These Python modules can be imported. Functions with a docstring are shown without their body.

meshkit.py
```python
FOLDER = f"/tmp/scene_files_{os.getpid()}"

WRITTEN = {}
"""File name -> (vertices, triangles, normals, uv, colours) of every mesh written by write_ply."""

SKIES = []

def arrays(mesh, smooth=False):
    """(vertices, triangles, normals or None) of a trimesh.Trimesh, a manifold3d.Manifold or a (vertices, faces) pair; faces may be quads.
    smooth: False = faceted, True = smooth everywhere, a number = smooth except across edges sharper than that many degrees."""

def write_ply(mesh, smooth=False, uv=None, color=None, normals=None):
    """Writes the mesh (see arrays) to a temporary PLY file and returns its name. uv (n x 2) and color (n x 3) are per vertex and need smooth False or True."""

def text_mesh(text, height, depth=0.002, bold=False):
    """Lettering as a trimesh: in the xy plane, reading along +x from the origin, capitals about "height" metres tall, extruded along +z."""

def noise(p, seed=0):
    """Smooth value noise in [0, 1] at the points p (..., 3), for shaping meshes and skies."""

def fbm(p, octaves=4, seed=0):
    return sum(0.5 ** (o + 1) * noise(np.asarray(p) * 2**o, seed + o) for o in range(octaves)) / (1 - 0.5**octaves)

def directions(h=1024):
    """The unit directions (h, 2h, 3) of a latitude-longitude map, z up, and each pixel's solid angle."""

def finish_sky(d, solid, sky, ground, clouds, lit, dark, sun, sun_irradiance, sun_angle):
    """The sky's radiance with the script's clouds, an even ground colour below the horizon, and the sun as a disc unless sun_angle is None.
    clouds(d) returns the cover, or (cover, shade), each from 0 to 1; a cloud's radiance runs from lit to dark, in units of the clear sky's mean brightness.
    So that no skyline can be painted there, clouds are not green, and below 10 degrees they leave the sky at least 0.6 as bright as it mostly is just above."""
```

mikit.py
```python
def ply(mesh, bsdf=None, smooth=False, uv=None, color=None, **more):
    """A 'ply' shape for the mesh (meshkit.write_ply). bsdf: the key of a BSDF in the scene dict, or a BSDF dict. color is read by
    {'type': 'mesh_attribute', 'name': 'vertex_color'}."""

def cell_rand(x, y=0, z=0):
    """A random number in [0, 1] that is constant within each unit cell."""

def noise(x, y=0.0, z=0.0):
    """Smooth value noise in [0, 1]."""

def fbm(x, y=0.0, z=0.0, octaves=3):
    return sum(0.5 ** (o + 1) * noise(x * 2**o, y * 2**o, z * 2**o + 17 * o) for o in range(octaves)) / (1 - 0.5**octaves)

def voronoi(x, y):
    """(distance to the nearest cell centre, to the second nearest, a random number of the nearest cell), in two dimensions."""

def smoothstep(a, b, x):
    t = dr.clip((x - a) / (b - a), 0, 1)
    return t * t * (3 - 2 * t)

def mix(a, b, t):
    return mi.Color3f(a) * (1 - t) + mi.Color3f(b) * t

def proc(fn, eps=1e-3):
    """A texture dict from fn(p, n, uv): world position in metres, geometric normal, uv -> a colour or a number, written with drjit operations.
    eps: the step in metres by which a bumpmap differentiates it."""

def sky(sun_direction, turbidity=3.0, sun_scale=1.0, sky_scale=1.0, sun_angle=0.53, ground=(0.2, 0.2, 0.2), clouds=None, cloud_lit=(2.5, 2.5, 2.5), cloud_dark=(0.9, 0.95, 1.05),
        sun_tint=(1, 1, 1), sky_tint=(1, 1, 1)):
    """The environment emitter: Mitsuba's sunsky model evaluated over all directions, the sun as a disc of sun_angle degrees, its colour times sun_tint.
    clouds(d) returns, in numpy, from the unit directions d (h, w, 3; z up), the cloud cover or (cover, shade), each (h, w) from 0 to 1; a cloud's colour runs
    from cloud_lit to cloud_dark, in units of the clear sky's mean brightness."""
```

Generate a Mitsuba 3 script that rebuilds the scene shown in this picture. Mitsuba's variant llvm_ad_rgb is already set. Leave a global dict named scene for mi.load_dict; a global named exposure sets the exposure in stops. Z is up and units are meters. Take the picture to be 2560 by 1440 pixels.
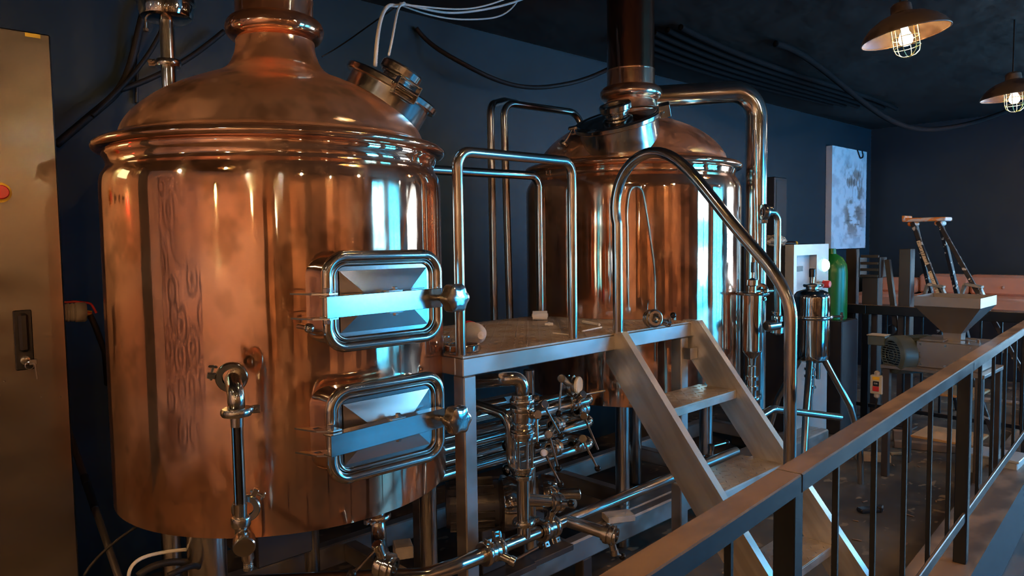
import math, random, numpy as np, trimesh, shapely, mitsuba as mi, drjit as dr, mikit, meshkit
from shapely.geometry import Polygon, Point, LineString, box as sbox
T = mi.ScalarTransform4f
scene, labels = {}, {}
random.seed(7); rng = np.random.default_rng(7)

# ---------------------------------------------------------------- camera, light, exposure
EYE = np.array([0, 0, 1.48]); FWD = np.array([0.68621, 0.724632, -0.063435]); UP = np.array([0.05408, 0.036143, 0.997882])
scene['camera'] = {'type': 'perspective', 'fov': 70.834, 'fov_axis': 'x', 'near_clip': 0.02, 'far_clip': 100.0,
                   'to_world': T().look_at(origin=EYE.tolist(), target=(EYE + FWD).tolist(), up=UP.tolist())}
exposure = 1.3
BULB = (460.0, 256.0, 112.0)            # radiance of the filament lamps
DAY = (0.05, 2.3, 5.4)                # daylight in the glazed street door behind the camera
DAY_FAR = (2.2, 3.8, 5.2)            # daylight in the far windows
scene['sky'] = {'type': 'constant', 'radiance': {'type': 'rgb', 'value': (0.004, 0.006, 0.009)}}

# ---------------------------------------------------------------- materials
P = mikit.proc
def rgb(c): return {'type': 'rgb', 'value': list(c)}
def col(c): return P(c) if callable(c) else rgb(c)
def mat(key, base, rough=0.5, metal=0.0, spec=0.5, bump=None, bscale=0.001, **more):
    d = {'type': 'principled', 'base_color': col(base), 'roughness': P(rough) if callable(rough) else float(rough), 'metallic': metal, 'specular': spec, **more}
    if bump: d = {'type': 'bumpmap', 'tex': P(bump), 'scale': bscale, 'bsdf': d}
    scene[key] = {'type': 'twosided', 'bsdf': d}
    return key
fbm, noise, sm, mix = mikit.fbm, mikit.noise, mikit.smoothstep, mikit.mix
def copper_c(p, n, uv):
    a = fbm(p.x * 5, p.y * 5, p.z * 5, 3); b = fbm(p.x * 16 + 3, p.y * 16, p.z * 9, 3)
    c = mix((0.82, 0.43, 0.27), (0.94, 0.58, 0.41), sm(.3, .7, a))
    c = mix(c, (0.62, 0.35, 0.23), .6 * sm(.52, .74, b))
    return mix(c, (0.34, 0.18, 0.11), .75 * sm(.55, .75, fbm(p.x * 8 + 5, p.y * 8, p.z * 6 + 3, 4)))
def copper_r(p, n, uv):
    a = fbm(p.x * 6, p.y * 6, p.z * 4 + 9, 3); b = fbm(p.x * 22, p.y * 22, p.z * 7, 3)
    return .055 + .11 * sm(.48, .72, a) + .12 * sm(.55, .75, b)
mat('copper', copper_c, copper_r, .97, anisotropic=.8)
mat('copper_dome', copper_c, lambda p, n, uv: .11 + .26 * sm(.35, .7, fbm(p.x * 7, p.y * 7, p.z * 7, 3)) + .12 * sm(.5, .7, fbm(p.x * 20, p.y * 20, p.z * 20, 2)), .93)
mat('copper_chimney', lambda p, n, uv: mix((0.42, 0.20, 0.12), (0.30, 0.15, 0.10), noise(p.x * 9, p.y * 9, p.z * 2)), .12, 1.0)
mat('steel', (0.62, 0.58, 0.53), lambda p, n, uv: .10 + .10 * fbm(p.x * 9, p.y * 9, p.z * 9, 2), 1.0)
mat('steel_mirror', (0.66, 0.63, 0.60), .07, 1.0)
mat('steel_satin', lambda p, n, uv: mix((0.62, 0.58, 0.52), (0.46, 0.41, 0.35), sm(.45, .75, fbm(p.x * 7, p.y * 7, p.z * 7, 3))),
    lambda p, n, uv: .26 + .2 * fbm(p.x * 12, p.y * 12, p.z * 3, 2), 1.0)
mat('steel_dull', lambda p, n, uv: mix((0.44, 0.41, 0.38), (0.30, 0.26, 0.22), sm(.4, .7, fbm(p.x * 6, p.y * 6, p.z * 9, 3))), lambda p, n, uv: .34 + .2 * fbm(p.x * 8, p.y * 8, p.z * 8, 2), .9)
mat('steel_stringer', lambda p, n, uv: mix((0.80, 0.76, 0.69), (0.66, 0.61, 0.54), sm(.35, .7, fbm(p.y * 5 + p.z * 4, p.x * 3, (p.y * .8 - p.z * .6) * 40, 3))), lambda p, n, uv: .24 + .18 * fbm(p.y * 4, p.x, (p.y * .8 - p.z * .6) * 50, 2), .95)
mat('steel_brushed', lambda p, n, uv: mix((0.60, 0.58, 0.55), (0.50, 0.47, 0.44), sm(.4, .7, fbm(p.x * 6, p.y * 6, p.z * 6, 3))),
    lambda p, n, uv: .13 + .13 * fbm(p.x * 4, p.y * 4, p.z * 40, 2), 1.0)
mat('cabinet_steel', lambda p, n, uv: mix((0.42, 0.37, 0.31), (0.29, 0.26, 0.22), sm(.3, .7, fbm(p.x * 3, p.y * 3, p.z * 5, 3))),
    lambda p, n, uv: .15 + .16 * fbm(p.x * 3, p.y * 3, p.z * 16, 3), 1.0)
mat('plate_dusty', lambda p, n, uv: mix((0.42, 0.37, 0.32), (0.30, 0.22, 0.16), sm(.35, .7, fbm(p.x * 9, p.y * 9, p.z * 9, 4))),
    lambda p, n, uv: .36 + .3 * fbm(p.x * 8, p.y * 8, 3, 3), .65)
mat('plate_tread', lambda p, n, uv: mix((0.66, 0.60, 0.52), (0.46, 0.38, 0.30), sm(.35, .7, fbm(p.x * 9, p.y * 9, p.z * 9, 4))), lambda p, n, uv: .28 + .22 * fbm(p.x * 8, p.y * 8, 3, 3), .9)
mat('wall_paint', lambda p, n, uv: mix((0.005, 0.017, 0.026), (0.012, 0.029, 0.038), fbm(p.x * 1.6, p.y * 1.6, p.z * 1.6, 4)), .55, 0, .4)
mat('ceiling_paint', lambda p, n, uv: mix((0.012, 0.0115, 0.011), (0.022, 0.020, 0.018), fbm(p.x * 2, p.y * 2, 0, 4)), .7, 0, .3,
    bump=lambda p, n, uv: fbm(p.x * 3, p.y * 5, 0, 4), bscale=.03)
mat('concrete', lambda p, n, uv: mix(mix((0.085, 0.070, 0.048), (0.030, 0.027, 0.022), sm(.35, .68, fbm(p.x * 2.2, p.y * 2.2, 0, 4))), (0.17, 0.13, 0.08),
    sm(.70, .78, fbm(p.x * 11, p.y * 17, 5, 3))), lambda p, n, uv: .5 + .3 * fbm(p.x * 4, p.y * 4, 2, 3), 0, .4, bump=lambda p, n, uv: fbm(p.x * 30, p.y * 30, 0, 3), bscale=.004)
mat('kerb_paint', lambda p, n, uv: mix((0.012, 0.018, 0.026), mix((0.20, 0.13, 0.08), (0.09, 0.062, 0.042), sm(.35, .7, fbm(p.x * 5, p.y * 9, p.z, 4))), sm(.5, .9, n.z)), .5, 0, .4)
mat('lower_floor', lambda p, n, uv: mix((0.018, 0.030, 0.042), (0.03, 0.042, 0.055), fbm(p.x * 3, p.y * 3, 0, 3)), .4, 0, .5)
mat('front_wall', lambda p, n, uv: (.12 + 1.2 * dr.square(mikit.cell_rand(p.x * 2.6, 3, 1))) * mix((0.42, 0.30, 0.20), (0.12, 0.08, 0.06), sm(.4, .6, fbm(p.x * 1.5, p.y, p.z * 3, 4))), .6, 0, .3)
def scroll_c(p, n, uv):
    a, b, c = mikit.voronoi(p.y * 1.9, p.z * 3.6)
    ring = dr.abs(dr.sin(a * 10 + c * 6)); keep = sm(.70, .5, a)
    return mix((0.46, 0.34, 0.29), (0.05, 0.04, 0.05), sm(.62, .78, ring) * keep)
mat('scroll_panel', scroll_c, .5)
mat('panel_plaster', (0.46, 0.37, 0.30), .6)
mat('black_paint', lambda p, n, uv: mix((0.005, 0.007, 0.010), (0.010, 0.012, 0.016), fbm(p.x * 9, p.y * 9, p.z * 9, 3)), lambda p, n, uv: .30 + .25 * fbm(p.x * 10, p.y * 14, p.z * 6, 3), 0, .55)
def rail_c(p, n, uv):      # dust lies on the upward faces
    up = sm(.6, .9, n.z); s = fbm(p.x * 5, p.y * 12, 0, 4)
    return mix(mix((0.004, 0.006, 0.009), (0.009, 0.012, 0.016), s), mix((0.17, 0.115, 0.075), (0.09, 0.062, 0.045), sm(.3, .7, s)), up * .95)
mat('rail_paint', rail_c, lambda p, n, uv: .24 + .2 * fbm(p.x * 12, p.y * 12, p.z * 12, 3), 0, .4)
mat('black_steel', lambda p, n, uv: mix((0.045, 0.045, 0.048), (0.085, 0.072, 0.062), fbm(p.x * 7, p.y * 7, p.z * 5, 3)), .38, .4, .5)
mat('black_plastic', (0.010, 0.010, 0.012), .28, 0, .5)
mat('ball_black', (0.006, 0.006, 0.007), .06, 0, .6)
mat('rubber', (0.016, 0.015, 0.014), .6, 0, .3)
mat('cable_black', (0.010, 0.009, 0.009), .6, 0, .3)
mat('hose_dull', (0.008, 0.008, 0.009), .85, 0, .1)
mat('cable_white', (0.62, 0.60, 0.56), .5)
mat('plastic_white', (0.42, 0.37, 0.30), .5)
mat('plastic_ivory', (0.50, 0.47, 0.38), .4)
mat('cap_white', (0.80, 0.74, 0.63), .55)
mat('box_paint', (0.36, 0.37, 0.35), .22, 0, .6)
mat('box_recess', (0.42, 0.43, 0.42), .4)
mat('box_dark', (0.030, 0.030, 0.032), .4)
mat('mill_grey', lambda p, n, uv: mix((0.30, 0.28, 0.26), (0.22, 0.20, 0.185), fbm(p.x * 6, p.y * 6, p.z * 6, 3)), .36, .75)
mat('motor_green', lambda p, n, uv: mix((0.050, 0.075, 0.065), (0.085, 0.10, 0.085), fbm(p.x * 10, p.y * 10, p.z * 10, 3)), .42, .2, .5)
mat('motor_dust', (0.34, 0.30, 0.24), .7)
mat('gas_green', (0.008, 0.12, 0.018), .28, 0, .5)
mat('red_plastic', (0.60, 0.035, 0.03), .35)
mat('yellow_plastic', (0.75, 0.48, 0.03), .45)
mat('amber_plastic', (0.85, 0.36, 0.05), .4)
mat('orange_plastic', lambda p, n, uv: mix((0.80, 0.25, 0.04), (0.72, 0.58, 0.50), sm(.50, .62, fbm(p.x * 25, p.y * 25, p.z * 25, 3) + (1.93 - p.y) * 1.1)), .5)
mat('ladder_paint', lambda p, n, uv: mix((0.012, 0.013, 0.016), (0.50, 0.44, 0.36), sm(.63, .67, fbm(p.x * 30, p.y * 30, p.z * 26, 3))), .45)
mat('ladder_label', lambda p, n, uv: mix((0.60, 0.46, 0.27), (0.20, 0.15, 0.09), sm(.62, .7, noise(p.x * 90, p.y * 90, p.z * 130))), .5)
mat('alloy_worn', lambda p, n, uv: mix((0.30, 0.26, 0.21), (0.55, 0.50, 0.43), sm(.55, .65, fbm(p.x * 20, p.y * 20, p.z * 20, 3))), .5, .5)
mat('leather', lambda p, n, uv: mix((0.62, 0.28, 0.16), (0.54, 0.23, 0.13), fbm(p.x * 6, p.y * 6, p.z * 6, 3)), .42, 0, .45)
mat('wood', lambda p, n, uv: mix((0.45, 0.27, 0.12), (0.33, 0.18, 0.08), fbm(p.x * 4, p.y * 26, p.z * 26, 3)), .6)
mat('wood_dark', lambda p, n, uv: mix((0.22, 0.13, 0.07), (0.13, 0.08, 0.05), fbm(p.x * 5, p.y * 22, p.z * 22, 3)), .6)
mat('shade_enamel', lambda p, n, uv: mix((0.11, 0.085, 0.065), (0.05, 0.035, 0.028), sm(.5, .7, fbm(p.x * 12, p.y * 12, p.z * 12, 3))), .35, .3, .5)
mat('brass_cage', (0.72, 0.55, 0.28), .25, 1.0)
def paint_c(p, n, uv):     # grey brush sketch on a pale canvas
    u = (p.x - 8.20) / .88; v = (p.z - 1.352) / 1.15
    f = fbm(p.x * 8, 1.0, p.z * 9, 4); g = noise(p.x * 40, 3.0, p.z * 9); h = noise(p.x * 5, 8.0, p.z * 46)
    body = sm(.40, .18, dr.abs(u - .58)) * sm(.05, .25, v) * sm(.92, .70, v)
    c = mix((0.74, 0.77, 0.80), (0.52, 0.55, 0.58), sm(.4, .7, f))
    c = mix(c, (0.17, 0.16, 0.13), body * sm(.36, .66, f) * .85)
    c = mix(c, (0.09, 0.09, 0.085), body * sm(.62, .74, g) * sm(.45, .7, v) * .8)
    return mix(c, (0.10, 0.10, 0.10), body * sm(.70, .78, h) * sm(.5, .3, v) * .7)
mat('sketch_canvas', paint_c, .6)
mat('canvas_side', (0.55, 0.56, 0.56), .6)
mat('cloth_white', lambda p, n, uv: mix((0.66, 0.58, 0.48), (0.50, 0.43, 0.35), fbm(p.x * 30, p.y * 30, p.z * 30, 3)), .6)
mat('paper_white', (0.74, 0.70, 0.64), .6)
mat('paper_print', lambda p, n, uv: mix((0.55, 0.44, 0.32), (0.20, 0.16, 0.13), sm(.55, .62, noise(p.x * 60, p.y * 60, p.z * 60))), .5)
scene['glass'] = {'type': 'thindielectric', 'int_ior': 1.5}
scene['bulb_glow'] = {'type': 'diffuse', 'reflectance': rgb((.5, .4, .3))}

# ---------------------------------------------------------------- mesh kit
A = lambda *v: np.array(v, float)
def unit(v): v = np.asarray(v, float); return v / np.linalg.norm(v)
def frame(axis):
    z = unit(axis); x = np.cross([0, 0, 1] if abs(z[2]) < .9 else [0, 1, 0], z); x = unit(x); return np.stack([x, np.cross(z, x), z], 1)
def xf(m, R=None, t=None):
    m = m.copy(); M = np.eye(4)
    if R is not None: M[:3, :3] = R
    if t is not None: M[:3, 3] = t
    m.apply_transform(M); return m
def join(*ms): return trimesh.util.concatenate([m for m in ms])
def arcs(pts, fr, k=7, closed=False):
    pts = [np.asarray(p, float) for p in pts]; n = len(pts); out = []
    for i, p in enumerate(pts):
        r = fr[i] if isinstance(fr, (list, tuple)) else fr
        if (not closed and i in (0, n - 1)) or not r: out.append(p); continue
        a, b = pts[i - 1], pts[(i + 1) % n]; u, v = unit(a - p), unit(b - p); c = np.clip(u @ v, -1, 1)
        half = math.acos(c) / 2
        if half > 1.55: out.append(p); continue
        d = min(r / math.tan(half), .49 * np.linalg.norm(a - p) if 0 < i - 1 or closed else .98 * np.linalg.norm(a - p), .49 * np.linalg.norm(b - p) if i + 1 < n - 1 or closed else .98 * np.linalg.norm(b - p))
        R = d * math.tan(half); ctr = p + unit(u + v) * math.hypot(d, R); s, e = p + u * d - ctr, p + v * d - ctr
        w = math.acos(np.clip(unit(s) @ unit(e), -1, 1))
        for j in range(k + 1):
            t = j / k; out.append(ctr + (math.sin((1 - t) * w) * s + math.sin(t * w) * e) / max(math.sin(w), 1e-9))
    return np.array(out)
def sweep(path, prof, closed=False, up=None):
    """a closed 2D profile carried along a path"""
    path = np.asarray(path, float); n = len(path)
    tg = (np.roll(path, -1, 0) - np.roll(path, 1, 0)) if closed else np.gradient(path, axis=0)
    tg /= np.linalg.norm(tg, axis=1, keepdims=True)
    x = frame(tg[0])[:, 0] if up is None else unit(np.cross(up, tg[0])); rings = []
    for i in range(n):
        x = unit(x - tg[i] * (x @ tg[i])); y = np.cross(tg[i], x)
        rings.append(path[i] + prof[:, :1] * x + prof[:, 1:] * y)
    k = len(prof); v = np.vstack(rings); f = []
    for i in range(n if closed else n - 1):
        a, b = i * k, ((i + 1) % n) * k
        for j in range(k):
            q = (j + 1) % k; f += [[a + j, a + q, b + q], [a + j, b + q, b + j]]
    if not closed:
        v = np.vstack([v, path[:1], path[-1:]]); c0, c1 = n * k, n * k + 1
        for j in range(k):
            q = (j + 1) % k; f += [[c0, q, j], [c1, (n - 1) * k + j, (n - 1) * k + q]]
    return trimesh.Trimesh(v, f, process=False)
def circ(r, n): a = np.arange(n) * 2 * np.pi / n; return np.stack([r * np.cos(a), r * np.sin(a)], 1)
def tube(pts, r, fr=0.0, n=16, closed=False, k=7): return sweep(arcs(pts, fr, k, closed), circ(r, n), closed)
def lathe(prof, n=40, o=(0, 0, 0), axis=(0, 0, 1)):
    prof = np.asarray(prof, float); a = np.arange(n) * 2 * np.pi / n; m = len(prof)
    v = np.stack([np.outer(np.cos(a), prof[:, 0]), np.outer(np.sin(a), prof[:, 0]), np.tile(prof[:, 1], (n, 1))], -1).reshape(-1, 3); f = []
    for i in range(n):
        j = (i + 1) % n
        for q in range(m - 1): f += [[i * m + q, j * m + q, j * m + q + 1], [i * m + q, j * m + q + 1, i * m + q + 1]]
    me = trimesh.Trimesh(v, f, process=False); me.update_faces(me.area_faces > 1e-12)
    return xf(me, frame(axis), np.asarray(o, float))
def rod(a, b, r, n=14): a, b = np.asarray(a, float), np.asarray(b, float); return lathe([(0, 0), (r * .8, 0), (r, r * .2), (r, np.linalg.norm(b - a) - r * .2), (r * .8, np.linalg.norm(b - a)), (0, np.linalg.norm(b - a))], n, a, b - a)
def ball(c, r, n=2): return xf(trimesh.creation.icosphere(n, r), t=c)
def bbox(lo, hi, b=.003):
    lo, hi = np.minimum(lo, hi).astype(float), np.maximum(lo, hi).astype(float); b = min(b, .45 * (hi - lo).min()); pts = []
    for s in np.ndindex(2, 2, 2):
        for k in range(3):
            p = np.where(np.array(s), hi - b, lo + b); p[k] = hi[k] if s[k] else lo[k]; pts.append(p)
    return trimesh.convex.convex_hull(np.array(pts))
def cbox(size, b=.003): s = np.asarray(size, float) / 2; return bbox(-s, s, b)
def rotz(d): c, s = math.cos(math.radians(d)), math.sin(math.radians(d)); return np.array([[c, -s, 0], [s, c, 0], [0, 0, 1]])
def beam(a, b, w, h, up=(0, 0, 1), bev=.003):
    """a bar from a to b, w wide and h deep along up; a and b lie on its axis"""
    a, b = np.asarray(a, float), np.asarray(b, float); z = unit(b - a); x = unit(np.cross(up, z)); y = np.cross(z, x)
    return xf(cbox((w, h, np.linalg.norm(b - a)), bev), np.stack([x, y, z], 1), (a + b) / 2)
def extrude(poly, h, R=None, t=None): return xf(trimesh.creation.extrude_polygon(poly, h, engine='earcut'), R, t)
def rrect(w, h, r, k=6):
    return np.array(Polygon([(-w / 2 + r, -h / 2 + r), (w / 2 - r, -h / 2 + r), (w / 2 - r, h / 2 - r), (-w / 2 + r, h / 2 - r)]).buffer(r, quad_segs=k).exterior.coords)[:-1]
def hexbolt(c, axis, r=.008, h=.008): return join(lathe([(0, 0), (r * 1.5, 0), (r * 1.5, .002), (0, .002)], 12, c, axis), lathe([(0, .002), (r, .002), (r, h), (r * .8, h + .001), (0, h + .001)], 6, c, axis))
def sheet(prof, n, o, wave=.0007):
    """a rolled copper sheet: a lathe with uv (u up, v around) and a slight hand-made waviness"""
    prof = np.asarray(prof, float); m = len(prof); a = np.arange(n + 1) * 2 * np.pi / n; a_, k = np.meshgrid(a, np.arange(m), indexing='ij')
    r, z = prof[k, 0], prof[k, 1]; q = np.stack([np.cos(a_) * 2.2, np.sin(a_) * 2.2, z * 2.5], -1); r = r + wave * 2 * (meshkit.fbm(q + 11, 3, 5) - .5)
    v = np.stack([o[0] + r * np.cos(a_), o[1] + r * np.sin(a_), o[2] + z], -1).reshape(-1, 3); uv = np.stack([z, a_ * .5], -1).reshape(-1, 2)
    i, j = np.meshgrid(np.arange(n), np.arange(m - 1), indexing='ij'); b = (i * m + j).ravel()
    f = np.vstack([np.stack([b, b + m, b + m + 1], 1), np.stack([b, b + m + 1, b + 1], 1)])
    nrm = None
    return trimesh.Trimesh(v, f, process=False), uv
used = set()
def number(name):
    k, i = name, 0
    while k in used: i += 1; k = f'{name}_{i:03d}'
    used.add(k); return k
cache = {}
def add(name, mesh, bsdf, parent=None, smooth=32, label=None, kind=None, emit=None):
    key = number(name if parent is None else parent + '__' + name)
    d = mikit.ply(mesh, bsdf, smooth=smooth) if not isinstance(mesh, dict) else dict(mesh)
    if emit: d['emitter'] = {'type': 'area', 'radiance': rgb(emit)}
    scene[key] = d
    if label or kind: labels[key] = {}
    if label: labels[key]['label'] = label
    if kind: labels[key]['kind'] = kind
    return key
def thing(name, label, cat, group=None):
    k = number(name); labels[k] = {'label': label, 'category': cat}
    if group: labels[k]['group'] = group
    return k
def single(name, mesh, bsdf, label, cat, group=None, smooth=32, kind=None):
    k = add(name, mesh, bsdf, smooth=smooth); labels[k] = {'label': label, 'category': cat}
    if group: labels[k]['group'] = group
    if kind: labels[k]['kind'] = kind
    return k
def struct(name, mesh, bsdf, smooth=False, label=None, parent=None): return add(name, mesh, bsdf, parent, smooth, label, None if parent else 'structure')
X3, Y3, Z3 = A(1, 0, 0), A(0, 1, 0), A(0, 0, 1)
RX = np.array([[1, 0, 0], [0, 0, -1], [0, 1, 0.]])          # local (x, y, z) -> world (x, z up, extruded towards -y)

# ---------------------------------------------------------------- the room
XL, XR, YF, YB, ZT = -2.6, 9.4, -2.7, 3.45, 2.8
struct('ceiling', bbox((XL, YF, ZT), (XR, YB, ZT + .2), .001), 'ceiling_paint', label='black painted rough ceiling')
struct('wall_back', bbox((XL, YB, -.3), (XR, YB + .2, ZT), .001), 'wall_paint', label='dark navy wall behind the kettles')
struct('wall_right', bbox((XR, YF, -.3), (XR + .2, YB, ZT), .001), 'wall_paint', label='dark navy end wall behind the banquette')
struct('wall_left', bbox((XL - .2, YF, -.3), (XL, YB, ZT), .001), 'panel_plaster')
struct('wall_front', bbox((XL, YF - .2, -.3), (XR, YF, ZT), .001), 'front_wall')
add('scroll_panel', bbox((XL, 1.2, .1), (XL + .02, 2.9, 2.3), .002), 'scroll_panel', 'wall_left', False)
# glazed street door and far windows: they give the cyan daylight and its reflections
def window(name, lo, hi, axis, emit, nx, nz, rows=None):
    k = number(name); labels[k] = {'kind': 'structure'}
    lo, hi = np.array(lo, float), np.array(hi, float); u = 1 - axis
    pane = []
    for i in range(nx):
        for j in range(nz):
            a, b = lo.copy(), hi.copy(); a[u] = lo[u] + (hi[u] - lo[u]) * i / nx + .025; b[u] = lo[u] + (hi[u] - lo[u]) * (i + 1) / nx - .025
            a[2] = lo[2] + (hi[2] - lo[2]) * j / nz + .025; b[2] = lo[2] + (hi[2] - lo[2]) * (j + 1) / nz - .025
            q = np.array([[a[0], a[1], a[2]], [b[0], b[1], a[2]], [b[0], b[1], b[2]], [a[0], a[1], b[2]]]); q[:, axis] = lo[axis]
            f = [[0, 1, 2], [0, 2, 3]] if axis == 0 else [[0, 2, 1], [0, 3, 2]]
            if axis == 0: f = [[0, 2, 1], [0, 3, 2]]
            add('pane', trimesh.Trimesh(q, f, process=False), 'bulb_glow', k, False, emit=rows[j] if rows else emit)
    s = np.zeros(3); s[axis] = .03
    for i in range(nx + 1):
        a = lo.copy(); a[u] = lo[u] + (hi[u] - lo[u]) * i / nx; b = a.copy(); b[2] = hi[2]; w = np.zeros(3); w[u] = .025
        add('mullion', bbox(a - s - w, b + s + w, .002), 'black_paint', k, False)
    for j in range(nz + 1):
        a = lo.copy(); a[2] = lo[2] + (hi[2] - lo[2]) * j / nz; b = a.copy(); b[u] = hi[u]
        add('rail', bbox(a - s - A(0, 0, .025), b + s + A(0, 0, .025), .002), 'black_paint', k, False)
BLUE, WHITE = DAY, (2.4, 5.6, 8.0)
window('window_1', (4.35, YF + .04, .1), (5.7, YF + .04, 2.35), 1, DAY, 2, 7, [BLUE, BLUE, BLUE, WHITE, BLUE, WHITE, BLUE])
window('window_3', (6.5, YF + .04, .3), (8.9, YF + .04, 2.3), 1, DAY, 3, 1)
window('window_2', (XR - .04, -1.5, .3), (XR - .04, .2, 2.3), 0, DAY_FAR, 3, 1)

# kerb under the near fence
FD = A(math.cos(math.radians(4.2)), math.sin(math.radians(4.2)), 0); FN = A(-FD[1], FD[0], 0); F0 = A(.2, .64, 0)     # fence line and its normal (towards the kettles)
def floorpoly(a, b, y): return Polygon([(XL, (F0 + FN * a + FD * ((XL - F0[0]) / FD[0]))[1]), (XR, (F0 + FN * a + FD * ((XR - F0[0]) / FD[0]))[1]), (XR, y), (XL, y)])
struct('floor', extrude(floorpoly(.161, 0, YB), .3, t=(0, 0, -.3)), 'concrete', label='dark dirty concrete brewery floor with pale crumbs')
struct('floor_lower', extrude(floorpoly(-.061, 0, YF), .28, t=(0, 0, -.5)), 'lower_floor', label='dark blue lower floor before the fence')
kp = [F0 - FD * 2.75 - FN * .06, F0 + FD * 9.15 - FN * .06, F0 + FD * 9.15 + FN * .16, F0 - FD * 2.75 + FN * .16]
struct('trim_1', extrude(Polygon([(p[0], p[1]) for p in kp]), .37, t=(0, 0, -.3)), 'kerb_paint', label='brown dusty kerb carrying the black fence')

# ---------------------------------------------------------------- copper kettles
def zoff(prof, s, z0): return [(r * s, z + z0) for r, z in prof]
def kettle(c, label, shell, rim, dome, bead, stack, group):
    k = thing('copper_kettle', label, 'kettle', group); c3 = A(c[0], c[1], 0)
    m_, uv_ = sheet(shell[1], 200, c3); add('shell', mikit.ply(m_, 'copper', smooth=True, uv=uv_), None, k)
    add('bottom', lathe(shell[0], 96, c3), 'copper_dome', k, 30)
    add('rim', lathe(rim, 128, c3), 'copper', k, True, label='rolled copper rim')
    add('dome', lathe(dome, 128, c3), 'copper_dome', k, True, label='copper dome lid')
    add('neck_ring', lathe(bead, 72, c3), 'copper', k, True, label='rounded copper ring around the neck')
    add('chimney_collar', lathe(stack[0], 64, c3), 'copper', k, 40)
    add('chimney', lathe(stack[1], 64, c3), stack[2], k, 40, label=stack[3])
    return k
def bulge(r0, z0, rm, zm, hz, n=14): return [(r0 + (rm - r0) * math.cos(t), zm + hz * math.sin(t)) for t in np.linspace(-math.pi / 2, math.pi / 2, n)]
def smooth_prof(pts, k=6):
    from scipy.interpolate import PchipInterpolator
    pts = np.array(pts); s = np.r_[0, np.cumsum(np.linalg.norm(np.diff(pts, axis=0), axis=1))]; t = np.linspace(0, s[-1], k * len(pts))
    return np.stack([PchipInterpolator(s, pts[:, 0])(t), PchipInterpolator(s, pts[:, 1])(t)], 1)
C1, C2 = A(1.097, 2.265), A(3.126, 2.365)
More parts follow.
